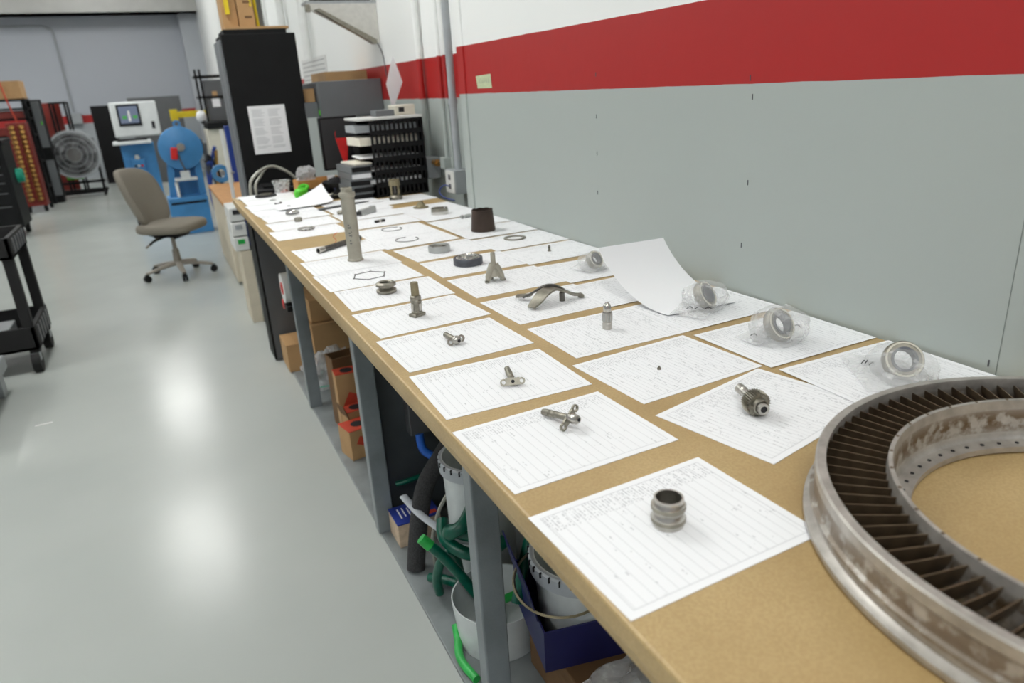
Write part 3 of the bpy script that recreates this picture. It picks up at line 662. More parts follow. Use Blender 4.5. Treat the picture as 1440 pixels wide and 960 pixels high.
# ================================================================== TURBINE RING
TR = thing('turbine_ring', 'large turbine nozzle ring with dark vanes lying on the bench', 'turbine ring', (.874, .292, T+.0032))
hR = .0665
G().lathe([(.3295, 0), (.3425, 0), (.3435, .003), (.3435, .008), (.337, .0105), (.334, .013), (.334, .021), (.3375, .0225), (.3375, .0275), (.333, .030), (.331, .048), (.334, .052), (.334, hR-.002), (.332, hR), (.322, hR), (.3215, hR-.003), (.3245, .05), (.325, .006)], 160, closed=True).obj('outer_wall', 'ring_outer_metal', TR)
G().lathe([(.2225, 0), (.247, 0), (.2545, .004), (.2545, hR-.012), (.2535, hR), (.2485, hR), (.2475, hR-.004), (.2465, .014), (.243, .009), (.2225, .008)], 160, closed=True).obj('inner_wall', 'ring_inner_metal', TR)
NV = 92
def vane(u, v):
    r = .2542+.0706*v; a = (u-.5)
    off = (-.0145+.029*u) + .006*math.sin(PI*u)
    return (r, off, .006+.050*u)
v0 = G().grid(vane, 8, 3, .0011).obj('vane', 'vane_metal', TR)
for k in range(1, NV): copy_of(v0, TR, rotation_euler=(0, 0, 2*PI*k/NV))
h0 = G().cyl((.233, 0, .0078), (.233, 0, .0094), .0026, seg=10).obj('ledge_hole', 'ink', TR)
for k in range(1, 60): copy_of(h0, TR, rotation_euler=(0, 0, 2*PI*k/60))
h0 = G().cyl((.251, 0, hR-.0002), (.251, 0, hR+.0006), .0021, seg=10).obj('rivet', 'vane_metal', TR)
for k in range(1, 36): copy_of(h0, TR, rotation_euler=(0, 0, 2*PI*(k+.3)/36))
# ================================================================== FAR END OF THE BENCH
# letter trays
t = thing('letter_trays', 'stack of black slotted letter trays against the wall', 'letter tray', (.985, 3.66, T))
LT = .385
for k in range(6):
    z = k*LT/6
    tr = G().bb(0, .281, 0, .26, z, z+.004).bb(.277, .281, 0, .26, z, z+.055).obj('tray', 'black_plastic', t, smooth=0)
    G().bb(0, .281, .256, .26, z+.004, z+LT/6).obj('rear_side', 'black_plastic', tr, smooth=0)
    for yy in (0,):
        g = G().bb(0, .281, yy, yy+.004, z+.004, z+.013).bb(0, .281, yy, yy+.004, z+.052, z+LT/6)
        for q in range(12): g.bb(q*.0245, q*.0245+.0115, yy, yy+.004, z+.013, z+.052)
        g.obj('slotted_side', 'black_plastic', tr, smooth=0)
G().bb(-.06, .281, -.005, .27, LT, LT+.012).obj('top_cover', 'white_plastic', t, bevel=.003, smooth=0)
def slab(name, label, cat, x0, x1, y0, y1, z0, z1, mt, rz=0, bevel=.001, group=None):
    c = ((x0+x1)/2, (y0+y1)/2, z0)
    return tag(G().box((0, 0, (z1-z0)/2), (x1-x0, y1-y0, z1-z0)).obj(name, mt, loc=c, rz=rz, bevel=bevel, smooth=0), label, cat, group)
tz = lambda k: T+k*LT/6+.006
lbl = {1: 'white papers poking out of the second letter tray', 2: 'thin white papers poking out of the third letter tray', 3: 'white sheets poking far out of the fourth letter tray', 4: 'thick yellowed pad in the fifth letter tray', 5: 'grey folders in the top letter tray'}
for k, (x0, h, mt, rz) in {1: (.925, .02, 'sheet_plain', .06), 2: (.94, .006, 'sheet_plain', .03), 3: (.93, .008, 'sheet_plain', -.05), 4: (.92, .04, 'table_note', .08), 5: (.915, .035, 'light_grey_steel', .0)}.items():
    slab('paper_stack', lbl[k], 'paper', x0, 1.24, 3.69, 3.89, tz(k), tz(k)+h, mt, rz, group='papers in the letter trays')
for k in range(5):
    b = thing('ring_binder', f"grey ring binder lying flat, {['lowest','second lowest','middle','second highest','topmost'][k]} of the pile by the letter trays", 'binder', (.912, 3.79, T+.0005+k*.034), [.0, .05, -.04, .03, .06][k], 'pile of grey binders')
    G().bb(-.055, .055, -.13, .13, 0, .004).bb(-.055, .055, -.13, .13, .028, .032).bb(-.057, -.053, -.13, .13, 0, .032).obj('cover', 'mid_grey_steel', b, bevel=.001, smooth=0)
    G().bb(-.05, .05, -.125, .125, .0045, .0275).obj('pages', 'sheet_plain' if k == 3 else 'black_plastic', b, smooth=0)
slab('paper_stack', 'yellowed papers lying on the binder pile', 'paper', .88, .97, 3.68, 3.9, T+.1715, T+.182, 'table_note', .1)
p = thing('desk_device', 'small cream device with a dark button on the letter trays', 'device', (1.15, 3.74, T+LT+.0125))
G().bb(0, .11, 0, .12, 0, .05).obj('case', 'cream_plastic', p, bevel=.004); G().bb(.02, .05, -.003, 0, .015, .038).obj('button', 'ink', p)
G().bb(-.1, -.001, .01, .11, 0, .03).obj('paper_tray', 'mid_grey_steel', p, bevel=.003)
p = tag(G().prism([(1.281, 1.631), (1.323, 1.492), (1.25, 1.345), (1.227, 1.485)][::-1], 0, .003).obj('folded_sheet', 'sheet_plain', loc=(0, 4.1, 0), rot=(PI/2, 0, 0)), 'white folded sheet standing on edge against the red band', 'paper')
# monitor
p = thing('flat_monitor', 'dark flat monitor standing at the bench end', 'monitor', (.955, 4.23, T), .05)
G().bb(-.11, .11, -.02, .015, .11, .40).obj('bezel', 'black_plastic', p, bevel=.004); G().bb(-.1, .1, -.0225, -.0205, .12, .39).obj('screen', 'screen_dark', p)
G().bb(-.02, .02, 0, .03, .008, .15).obj('stand', 'black_plastic', p); G().bb(-.09, .09, -.06, .08, 0, .008).obj('foot', 'black_plastic', p, bevel=.003)
# black bag with red ribbon and tag
p = thing('black_jacket', 'crumpled black jacket with red flags beside the monitor', 'jacket', (.925, 4.02, T))
G().blob((0, 0, .045), (.12, .07, .055), .8, 24, 14, .8, 12, cut=.001).blob((.03, .035, .15), (.04, .035, .15), .8, 18, 12, .4, 9).obj('cloth', 'black_cloth', p)
G().prism([(-.03, .06), (.04, .06), (.02, -.07), (.0, -.075)], 0, .004).obj('red_flag', 'red_cloth', p, loc=(-.012, -.01, .235), rot=(PI/2, 0, 0))
G().prism([(-.03, -.02), (.02, -.03), (.035, .03), (-.01, .035)], 0, .012).obj('red_flag', 'red_cloth', p, loc=(-.03, -.065, .115), rot=(PI/2, 0, 0))
G().tube([(-.035, -.012, .29), (-.04, -.01, .31), (-.036, -.008, .33)], .0012, 6).obj('red_cord', 'red_cloth', p)
# wooden box with bag and stickers
p = thing('wooden_box', 'open wooden box holding small packs in front of the monitor', 'box', (.775, 4.12, T), .06)
for a, b, c, d in ((-.12, .12, -.06, -.05), (-.12, .12, .05, .06), (-.12, -.11, -.05, .05), (.11, .12, -.05, .05)): G().bb(a, b, c, d, 0, .085).obj('side', 'wood', p, bevel=.001)
G().bb(-.11, .11, -.05, .05, 0, .008).obj('bottom', 'wood', p)
p = tag(G().blob((0, 0, .05), (.06, .045, .055), .9, 22, 12, .8, 16, cut=.0).obj('clear_bag', 'bag_film', loc=(.715, 4.13, T+.055), smooth=14), 'puffed clear bag in the wooden box', 'plastic bag')
tag(G().blob((0, 0, .025), (.05, .035, .03), .7, 20, 12, .35, 20, cut=.0).obj('foil_pack', 'purple_print', loc=(.885, 4.02, T+.02)), 'purple grey printed pack leaning on the wooden box', 'packet')
tag(G().bb(-.022, .022, -.001, .001, 0, .045).obj('sticker_card', 'sheet_plain', loc=(.842, 4.052, T+.055), rot=(-.1, 0, .12)), 'small white card on the wooden box front', 'card')
slab('note_pad', 'white pad lying in front of the wooden box', 'paper', .74, .90, 3.93, 4.04, T+.0005, T+.008, 'table_note', .1)
# lime tool
p = thing('hand_tool', 'lime green and black hand tool at the bench end', 'tool', (.655, 3.985, T+.001), .2)
G().blob((0, 0, .03), (.04, .03, .03), .8, 20, 12, .35, 20, cut=0).obj('grip', 'lime', p); G().tube([(.02, .01, .04), (.05, .02, .055), (.03, .03, .065), (0, .02, .055)], .01, 8).obj('guard', 'lime', p)
G().blob((.09, .01, .02), (.09, .035, .025), .8, 20, 12, .2, 14, cut=0).obj('body', 'black_plastic', p)
p = thing('sunglasses_case', 'small dark oval case beside the raised sheet', 'case', (.815, 3.83, T+.001), .2)
G().blob((0, 0, .012), (.045, .025, .014), .7, 24, 10, cut=0).obj('shell', 'black_plastic', p); G().lathe([(.03, .02), (.034, .022), (.03, .024)], 24).obj('rim', 'chrome', p)
# plastic cup
p = thing('clear_tub', 'clear plastic tub standing at the far bench corner', 'tub', (.605, 4.30, T+.0015))
G().lathe([(0, 0), (.038, 0), (.049, .068), (.053, .07), (.053, .074), (.047, .07), (.036, .004), (0, .004)], 32).obj('tub', 'cup_film', p)
G().blob((.01, 0, .012), (.022, .02, .01), 1, 12, 8).obj('orange_bits', 'red_print', p)
# black machine case and curved hoses behind the bench end
p = thing('black_case', 'low black case between the bench end and the tall cabinet', 'case', (.67, 4.53, 0))
G().bb(-.19, .22, -.15, .15, 0, .955).obj('body', 'black_plastic', p, bevel=.01); G().bb(-.15, .18, -.154, -.15, .9, .93).obj('handle_strip', 'dark_grey_steel', p); G().box((0, -.02, .962), (.3, .16, .014)).obj('lid', 'black_steel', p, bevel=.004)
tag(G().tube([(.44, 4.40, .90), (.455, 4.42, 1.0), (.52, 4.45, 1.055), (.60, 4.5, 1.07), (.68, 4.5, 1.03), (.73, 4.5, .975)], .009, 10).obj('grey_hose', 'clear_tube'), 'grey curved hose arching behind the bench corner, the long one', 'hose')
tag(G().tube([(.475, 4.395, .90), (.475, 4.40, .98), (.52, 4.45, 1.03), (.58, 4.62, 1.06)], .008, 10).obj('grey_hose', 'clear_tube'), 'short pale hose rising at the bench corner', 'hose')
# tall black cabinet with paper and boxes on top
p = thing('tall_cabinet', 'tall black steel cabinet behind the end of the bench', 'cabinet', (.67, 4.72, 0))
G().bb(-.205, .215, 0, .34, .05, 1.81).obj('body', 'black_steel', p, bevel=.006, smooth=0); G().bb(-.195, .195, .01, .33, 0, .05).obj('plinth', 'black_plastic', p)
G().bb(-.185, .17, .02, .33, 1.81, 1.835).obj('top_rim', 'black_steel', p)
G().bb(-.222, -.2055, .01, .165, .1, 1.78).obj('door', 'mid_grey_steel', p, bevel=.003); G().bb(-.222, -.2055, .175, .33, .1, 1.78).obj('door', 'mid_grey_steel', p, bevel=.003)
o = G().box((0, 0, .0006), (.216, .279, .0012)).obj('cabinet_notice', 'sheet_plain', loc=(.65, 4.7188, 1.27), rot=(PI/2, 0, 0), smooth=0); tag(o, 'white typed notice stuck on the tall black cabinet', 'notice')
g = G()
for c_ in range(2):
    for k in range(26):
        if k % 6 == 5: continue
        L_ = .05+.03*random.random(); g.box((-.048+c_*.094-.04+L_/2, .115-k*.0088, .0014), (L_, .0022, .0004))
g.obj('typed_lines', 'light_grey_steel', o, smooth=0)
tag(G().bb(.50, .86, 4.75, 5.05, 1.8355, 1.85).obj('cardboard_sheet', 'cardboard', bevel=.001), 'flat cardboard sheet lying on the tall cabinet', 'cardboard')
def carton(name, label, x0, x1, y0, y1, z0, z1, mt='cardboard', rz=0):
    p = thing(name, label, 'box', ((x0+x1)/2, (y0+y1)/2, z0), rz); a, b, h = (x1-x0)/2, (y1-y0)/2, z1-z0
    G().bb(-a, a, -b, b, 0, h-.003).obj('body', mt, p, bevel=.002)
    G().bb(-a, -.001, -b, b, h-.003, h).obj('flap', mt, p); G().bb(.001, a, -b, b, h-.003, h).obj('flap', mt, p)
    return p
carton('cardboard_box', 'brown carton standing on the tall cabinet, left one', .505, .59, 4.85, 5.02, 1.8505, 2.16)
c_ = carton('cardboard_box', 'brown carton with printed marks on the tall cabinet beside the yellow strip', .595, .685, 4.82, 5.02, 1.8505, 2.3)
for z in (.05, .13): G().box((0, -.1655, z), (.04, .001, .014)).obj('printed_mark', 'cardboard_dark', c_)
tag(G().tube([(.70, 4.84, 1.8505), (.695, 4.84, 2.1), (.69, 4.84, 2.6)], .009, 8, sub=1).obj('yellow_strip', 'yellow_paint'), 'thick yellow upright strip on the tall cabinet', 'strip')
tag(G().tube([(.668, 4.80, 1.96), (.664, 4.80, 2.2), (.66, 4.80, 2.5)], .006, 8, sub=1).obj('yellow_strip', 'yellow_paint'), 'thin yellow strip fastened to the carton on the tall cabinet', 'strip')
tag(G().bb(.525, .55, 4.83, 4.845, 1.925, 2.4).obj('yellow_post', 'yellow_paint', smooth=0), 'olive yellow post at the left of the cartons', 'post')
carton('grey_box', 'grey box behind the yellow strip on the tall cabinet', .705, .745, 4.9, 5.1, 1.8505, 2.02, 'mid_grey_steel')
# overhead cabinet on the recess wall
p = thing('overhead_bin', 'grey overhead cabinet hung on the wall past the letter trays', 'cabinet', (1.175, 4.68, 1.315))
G().bb(-.205, .1945, 0, .9, 0, .212).obj('body', 'mid_grey_steel', p, bevel=.004); G().bb(-.21, -.2055, .01, .89, .01, .205).obj('door', 'mid_grey_steel', p, bevel=.002)
G().box((-.2115, .03, .03), (.003, .03, .03)).obj('green_tag', 'lime', p)
carton('cardboard_box', 'brown box lying on the grey overhead cabinet', 1.06, 1.33, 4.85, 5.3, 1.5275, 1.585)
carton('cardboard_box', 'brown box beside the grey overhead cabinet', .89, .955, 4.75, 5.0, 1.41, 1.49)
tag(G().bb(.875, .96, 4.72, 5.05, 1.32, 1.4095).obj('side_shelf', 'mid_grey_steel'), 'small grey shelf carrying the brown box', 'shelf')
# tread plate shelf with bracket
p = thing('wall_shelf', 'wall shelf on a triangular tread plate bracket', 'shelf', (0, 4.6, 0))
G().bb(.95, XR-.001, 0, .14, 1.951, 1.966).obj('plate', 'galvanised', p)
gs = G().prism([(.95, 1.951), (.95, 1.925), (1.315, 1.73), (1.366, 1.73), (1.366, 1.951)][::-1], -.006, 0).obj('gusset', 'tread_plate', p, rot=(PI/2, 0, 0))
g = G()
for i in range(16):
    for j in range(10):
        x, z = .965+i*.026, 1.94-j*.022
        if z > 1.925-(x-.95)*.53+.012 and x < 1.36: g.box((x, -.001, z), (.016, .002, .005), 0, 0, PI/4 if (i+j) % 2 else -PI/4)
o = g.obj('tread_lugs', 'galvanised', gs, smooth=0); o['kind'] = 'stuff'
G().prism([(.99, 1.915), (1.012, 1.922), (1.335, 1.746), (1.335, 1.722), (1.315, 1.722)][::-1], -.05, 0).obj('brace', 'dull_steel', p, rot=(PI/2, 0, 0), loc=(0, -.052, 0))
G().box((.955, -.01, 1.925), (.025, .03, .04)).obj('end_lip', 'dull_steel', p)
tag(G().bb(1.0, 1.34, 4.605, 4.74, 1.9665, 2.1).obj('black_crate', 'black_plastic', bevel=.004), 'black crate on the tread plate shelf', 'crate')
tag(G().tube([(1.345, 4.585, 1.73), (1.36, 4.55, 1.66), (1.362, 4.52, 1.53)], .003, 6).obj('shelf_cable', 'print_grey'), 'thin cable hanging from the shelf bracket to the overhead cabinet', 'cable')
# wall poster
p = thing('wall_chart', 'white wall chart with a faint grid beyond the overhead cabinet', 'chart', (XR-.004, 6.65, 1.63))
G().bb(-.004, .003, -.5, .5, -.11, .12).obj('board', 'white_plastic', p)
for k in range(6): G().bb(-.005, -.004, -.46, .46, -.09+k*.036, -.086+k*.036).obj('grid_line', 'print_grey', p)
# conduits and boxes on the recess wall
def conduit(label, x, y, z0, z1, r, mt='white_paint'):
    p = thing('conduit', label, 'conduit', (x, y, z0), group='conduits on the wall')
    G().cyl((0, 0, 0), (0, 0, z1-z0), r, seg=16).obj('pipe', mt, p)
    for z in ((z1-z0)*.1, (z1-z0)*.3): G().lathe([(r, z-.012), (r+.004, z-.012), (r+.004, z+.012), (r, z+.012)], 16).obj('coupling', mt, p)
conduit('thick pale conduit dropping to the white outlet box', 1.325, 3.36, 1.06, H, .018, 'light_grey_steel')
conduit('thin grey conduit just left of the thick pale conduit', 1.345, 3.475, 1.05, H, .009, 'recess_wall')
conduit('thin painted conduit in the middle of the pipe group', 1.348, 3.56, 1.05, H, .011, 'recess_wall')
conduit('painted conduit dropping to the grey junction box', 1.345, 3.85, 1.09, H, .016, 'recess_wall')
for k, y in enumerate((6.6, 7.6, 8.8)): conduit(['white pipe high on the far stretch of wall, nearest', 'white pipe high on the far stretch of wall, middle', 'white pipe high on the far stretch of wall, farthest'][k], 1.32, y, 1.75, H, .035)
p = thing('outlet_box', 'white electric outlet box at bench height with a blue cord', 'electric box', (1.315, 3.375, T+.02))
G().bb(-.03, .054, -.06, .06, 0, .115).obj('box', 'light_grey_steel', p, bevel=.003); G().bb(-.035, -.0305, -.055, .055, .003, .112).obj('cover', 'white_plastic', p, bevel=.002)
for z in (.035, .08): G().bb(-.037, -.035, -.012, .012, z-.012, z+.012).obj('socket', 'print_grey', p)
tag(G().tube([(1.278, 3.38, T+.055), (1.255, 3.40, T+.06), (1.24, 3.43, T+.03), (1.25, 3.40, T+.002), (1.28, 3.33, T-.01)], .0035, 8).obj('power_cord', 'cord_blue'), 'blue cord plugged into the white outlet box', 'cord')
p = thing('junction_box', 'grey junction box with brass fittings on the wall', 'electric box', (1.34, 3.80, T+.06))
G().bb(-.05, .029, -.075, .075, 0, .11).obj('box', 'light_grey_steel', p, bevel=.004)
G().cyl((-.01, -.19, .085), (-.01, -.075, .085), .014).obj('brass_fitting', 'brass', p); G().cyl((-.01, -.15, .085), (-.01, -.12, .085), .019).obj('brass_fitting', 'brass', p)
p = tag(G().bb(1.32, 1.369, 3.545, 3.60, T+.12, T+.18).obj('pipe_clamp_box', 'recess_wall', bevel=.004), 'small painted box below the middle conduits', 'electric box')
# note on the red band
p = tag(G().prism([(-.075, .022), (.068, .026), (.076, -.026), (-.062, -.025)], 0, .001).obj('tape_note', 'note_green', loc=(XW-.0002, 2.757, T+.533), rot=(PI/2, 0, -PI/2)), 'pale green taped note with faint writing on the red band', 'note')
g = G()
for k in range(6): g.box((-.042+k*.018, -.002, .0012), (.010, .0022, .0004), .7 if k % 2 else -.9); g.box((-.042+k*.018, .003, .0012), (.002, .016, .0004))
g.obj('writing', 'seam', p)

# ================================================================== UNDER THE BENCH
# steel cabinet at the end of the bench
p = thing('under_bench_cabinet', 'dark steel cabinet closing the far end under the bench', 'cabinet', (.385, 4.12, .012))
G().bb(.012, .5, 0, .2, 0, .85).obj('body', 'dark_grey_steel', p, bevel=.003); G().bb(0, .0115, 0, .2, 0, .85).obj('front', 'black_steel', p, bevel=.002)
# tape dispenser hanging at the leg
p = thing('tape_dispenser', 'hand tape dispenser with a wide white roll beside the bench leg', 'tape dispenser', (.425, 3.445, .515))
G().pipe((-.015, -.0, .08), (.06, -.0, .08), .072, .03, 36).obj('tape_roll', 'white_plastic', p); G().pipe((-.018, 0, .08), (.05, 0, .08), .0295, .02, 20).obj('core', 'red_plastic', p)
G().box((.02, 0, -.012), (.07, .12, .03)).obj('frame', 'black_plastic', p, bevel=.004); G().tube([(.02, -.03, -.02), (.025, -.07, -.06), (.03, -.1, -.13)], .017, 12).obj('handle', 'black_plastic', p); G().cyl((-.018, .05, -.01), (-.005, .05, -.01), .025).obj('red_knob', 'red_plastic', p)
carton('small_carton', 'small worn carton standing below the tape dispenser', .425, .54, 3.86, 4.08, .0125, .17)
carton('large_carton', 'large brown carton under the bench, upper of two', .57, 1.05, 3.78, 4.1, .295, .42)
carton('large_carton', 'large brown carton under the bench, lower of two', .56, 1.08, 3.75, 4.1, .0125, .29)
for k, (x, y, s, lb) in enumerate(((.60, 3.57, .13, 'crumpled clear plastic bag beside the far bench leg'), (.69, 3.27, .13, 'crumpled clear plastic bag behind the small red-topped cartons'), (.52, 3.72, .07, 'flat clear plastic bag in front of the large cartons'))):
    b = thing('plastic_bag', lb, 'plastic bag', (x, y, .0125), k*.8, 'clear bags under the bench'); G().blob((0, 0, .06), (s, s*.75, .14 if k < 2 else .04), .8, 36, 18, .6, 9+k, cut=.0005).obj('film', 'bag_film', b, smooth=18)
    G().tube([(-s*.7, -s*.5, .02), (-s*.3, -s*.75, .03), (s*.2, -s*.72, .025)], .006, 8, flat=.3).obj('green_seal', 'teal', b)
def openbox(label, x, y, rz, w_, d_, h_, z=.0125):
    p = thing('red_top_carton', label, 'box', (x, y, z), rz, 'small red and tan cartons'); t_ = .003
    G().bb(-w_, w_, -d_, d_, 0, h_).obj('body', 'cardboard', p, bevel=.0015); G().bb(-w_, w_, -d_, d_, h_+.0002, h_+.003).obj('top', 'red_print', p)
    G().cyl((w_*.2, 0, h_+.0032), (w_*.2, 0, h_+.004), .028, seg=24).obj('hand_hole', 'ink', p)
    G().box((w_*.2, -d_-.0006, h_*.55), (w_*1.2, .001, h_*.28), 0, 0, .5).obj('red_stripe', 'red_print', p); return p
openbox('small carton with red top and round opening nearest the bench leg', .52, 2.735, .2, .052, .055, .13)
p = openbox('small carton with red label standing behind the nearest one', .545, 2.935, -.05, .046, .04, .30)
p = openbox('small carton with brown raised flaps behind the nearest red one', .545, 2.84, .2, .045, .035, .16)
G().box((-.05, .0, .16), (.003, .08, .08), 0, 0, -.3).obj('flap', 'cardboard_dark', p)
p = thing('open_carton', 'open dark brown carton behind the small red cartons', 'box', (.565, 3.05, .0125), .1)
for a, b, c, d in ((-.06, .06, -.05, -.045), (-.06, .06, .045, .05), (-.06, -.055, -.045, .045), (.055, .06, -.045, .045)): G().bb(a, b, c, d, 0, .34).obj('side', 'cardboard_dark', p)
# near bay
p = thing('catalogue_box', 'blue topped printed box standing at the bench leg', 'box', (.545, 2.05, .0125), 0)
G().bb(-.075, .075, -.055, .055, 0, .085).obj('body', 'pages', p, bevel=.001); tp = G().bb(-.076, .076, -.056, .056, .0852, .09).obj('lid', 'blue_print', p)
g = G()
for k in range(5): g.box((-.05+k*.016, .005+.004*(k % 2), .0904), (.004, .06-.006*k, .0006))
g.obj('printed_text', 'sheet_plain', tp); G().box((.052, -.035, .0904), (.03, .02, .0006)).obj('printed_badge', 'red_print', tp)
p = tag(G().tube([(.478, 1.86, .018), (.497, 1.875, .104), (.522, 1.88, .215), (.552, 1.89, .29), (.60, 1.90, .345), (.66, 1.92, .395), (.76, 1.95, .45)], .029, 20).obj('foam_tube', 'foam'), 'thick black foam tube leaning out from under the bench', 'foam tube')
p = thing('wall_box', 'dark electric box on the divider panel under the bench', 'electric box', (.625, 2.154, .35))
G().bb(-.045, .045, -.05, 0, 0, .15).obj('body', 'dark_grey_steel', p, bevel=.004); G().bb(.01, .03, -.053, -.05, .06, .10).obj('switch', 'black_plastic', p)
tag(G().tube([(.60, 2.07, .37), (.605, 2.05, .315), (.66, 2.02, .282), (.73, 2.02, .275), (.82, 2.05, .30)], .014, 12).obj('blue_hose', 'hose_blue'), 'blue hose loop hanging under the bench', 'hose')
# buckets
def bucket(name, label, x, y, z, r, h, notch=0, mt='bucket_plastic'):
    p = thing(name, label, 'bucket', (x, y, z))
    G().lathe([(0, 0), (r*.9, 0), (r, h), (r*.97, h), (r*.87, .004), (0, .004)], 48).obj('wall', mt, p)
    if notch:
        G().lathe([(r*1.0, h-.045), (r*1.08, h-.04), (r*1.1, h-.004), (r*1.06, h), (r*1.0, h)], 48, closed=False).obj('collar', 'edging_plastic', p)
        n0 = G().box((r*1.1, 0, h-.007), (.006, .003, .014)).obj('collar_notch', 'ink', p)
        for k in range(1, notch): copy_of(n0, p, rotation_euler=(0, 0, 2*PI*k/notch))
    return p
bucket('cut_bucket', 'low white cut-down bucket holding green hose by the near leg', .595, 1.48, .0125, .125, .135)
bucket('notched_bucket', 'tall pale bucket with a notched collar behind the near leg', .665, 1.725, .0125, .105, .43, 26)
bucket('notched_bucket', 'pale bucket with notched collar standing in the blue carton', .735, 1.255, .159, .12, .22, 30)
tag(G().tube([(.489, 1.95, .233), (.505, 1.85, .222), (.525, 1.75, .226), (.55, 1.62, .246), (.60, 1.545, .27)], .013, 8, flat=.35).obj('edging_strip', 'edging_plastic'), 'curved pale plastic edging strip hanging in front of the foam tube', 'strip')
tag(G().tube([(.535, 1.82, .018), (.53, 1.815, .129), (.55, 1.81, .21), (.575, 1.81, .26), (.64, 1.82, .33)], .012, 8, flat=.5).obj('edging_strip', 'clear_tube'), 'dull upright edging strip beside the foam tube', 'strip')
def hose(label, pts, r, mt='green_hose', cap=None):
    p = thing('garden_hose', label, 'hose', pts[0], group='green hoses under the bench'); o_ = Vector(pts[0])
    G().tube([Vector(q)-o_ for q in pts], r, 12).obj('hose', mt, p)
    if cap: a, b = Vector(pts[0])-o_, (Vector(pts[1])-o_); d_ = (a-b).normalized(); G().cyl(a-d_*.005, a+d_*.03, r*1.12, r*1.0, 12).obj('end', cap, p)
hose('green hose piece reaching up out of the cut-down bucket', [(.457, 1.605, .275), (.485, 1.59, .24), (.525, 1.565, .175), (.57, 1.53, .09), (.60, 1.50, .035)], .0145, 'green_hose', 'bright_green')
hose('green hose loop bulging from the notched bucket', [(.60, 1.60, .37), (.545, 1.555, .34), (.51, 1.57, .315), (.525, 1.60, .30), (.575, 1.56, .29), (.64, 1.545, .30)], .019)
hose('green hose loop lying lower against the notched bucket', [(.52, 1.66, .30), (.505, 1.61, .275), (.54, 1.555, .25), (.60, 1.54, .235), (.66, 1.55, .25)], .018)
hose('green hose curl standing on the base board', [(.50, 1.70, .03), (.49, 1.68, .10), (.50, 1.645, .18), (.53, 1.63, .21), (.545, 1.63, .13), (.54, 1.635, .03)], .014)
hose('flattened green hose lying behind the cut-down bucket', [(.50, 1.78, .03), (.53, 1.72, .05), (.60, 1.63, .05), (.70, 1.60, .03)], .015)
hose('bright green hose offcut lying in front of the near leg', [(.467, 1.345, .025), (.457, 1.43, .025), (.478, 1.50, .03), (.485, 1.53, .05)], .0115, 'bright_green')
hose('bright green hose offcut inside the cut-down bucket', [(.55, 1.47, .05), (.60, 1.50, .09), (.66, 1.50, .10)], .012, 'bright_green')
hose('dark green hose behind the near leg', [(.60, 1.36, .2), (.63, 1.38, .27), (.66, 1.40, .33), (.70, 1.42, .4)], .015)
hose('dull green flat hose on the divider panel', [(.515, 2.13, .175), (.55, 2.12, .18), (.60, 2.12, .185)], .009)
# blue carton, big brown box and bag
p = thing('brown_crate', 'dark brown box at the front under the bench', 'box', (.84, 1.04, .0125))
G().bb(-.22, .27, -.35, .3, 0, .138).obj('body', 'cardboard_dark', p, bevel=.003)
p = thing('blue_carton', 'open dark blue carton holding the notched bucket', 'box', (.76, 1.27, .151), -.2)
for a, b, c, d in ((-.16, .2, -.14, -.136), (-.16, .2, .136, .14), (-.16, -.156, -.136, .136), (.196, .2, -.136, .136)): G().bb(a, b, c, d, 0, .115).obj('side', 'carton_blue', p)
G().bb(-.156, .196, -.136, .136, 0, .004).obj('bottom', 'carton_blue', p); G().box((-.172, .02, .165), (.003, .24, .1), 0, 0, -.2).obj('flap', 'carton_blue', p)
tag(G().lathe([(.118, 0), (.122, .004), (.118, .008), (.114, .004)], 48, closed=True).obj('wire_hoop', 'olive_metal', loc=(.68, 1.26, .31), rot=(.12, -.1, 0)), 'thin tan hoop lying around the bucket in the blue carton', 'hoop')
b = thing('plastic_bag', 'large crumpled clear bag lying in front of the blue carton', 'plastic bag', (.76, .96, .1515), .2, 'clear bags under the bench')
G().blob((0, 0, .03), (.17, .13, .07), .8, 44, 20, .6, 8, cut=.0005).obj('film', 'bag_film', b, smooth=18)
# far table end: beige board and white drawers
p = thing('drawer_tower', 'stack of small white drawers at the bench end', 'drawers', (.39, 5.0, 0))
G().bb(-.02, .05, .0, .3, .0, .5).obj('carcass', 'beige_board', p, bevel=.003)
for k in range(3):
    d_ = G().box((0, .15, .55+k*.098), (.095, .30, .09)).obj('drawer', 'white_plastic', p, bevel=.006); G().box((.0, -.0015, .565+k*.098), (.045, .003, .03)).obj('label_strip', ['bright_green', 'light_grey_steel', 'ink'][k], d_)
p = thing('side_bench', 'low bench with pale side board and brown top past the white drawers', 'bench', (.44, 6.9, 0))
G().bb(-.04, .04, -.7, .7, .02, .66).obj('side_board', 'beige_board', p, bevel=.005); G().bb(-.05, .28, -.8, .75, .6605, .69).obj('bench_top', 'wood', p, bevel=.004)
tag(G().bb(.452, .475, 5.86, 5.9, .02, 1.25).obj('white_post', 'white_plastic', bevel=.003), 'white upright post beside the blue stand', 'post')

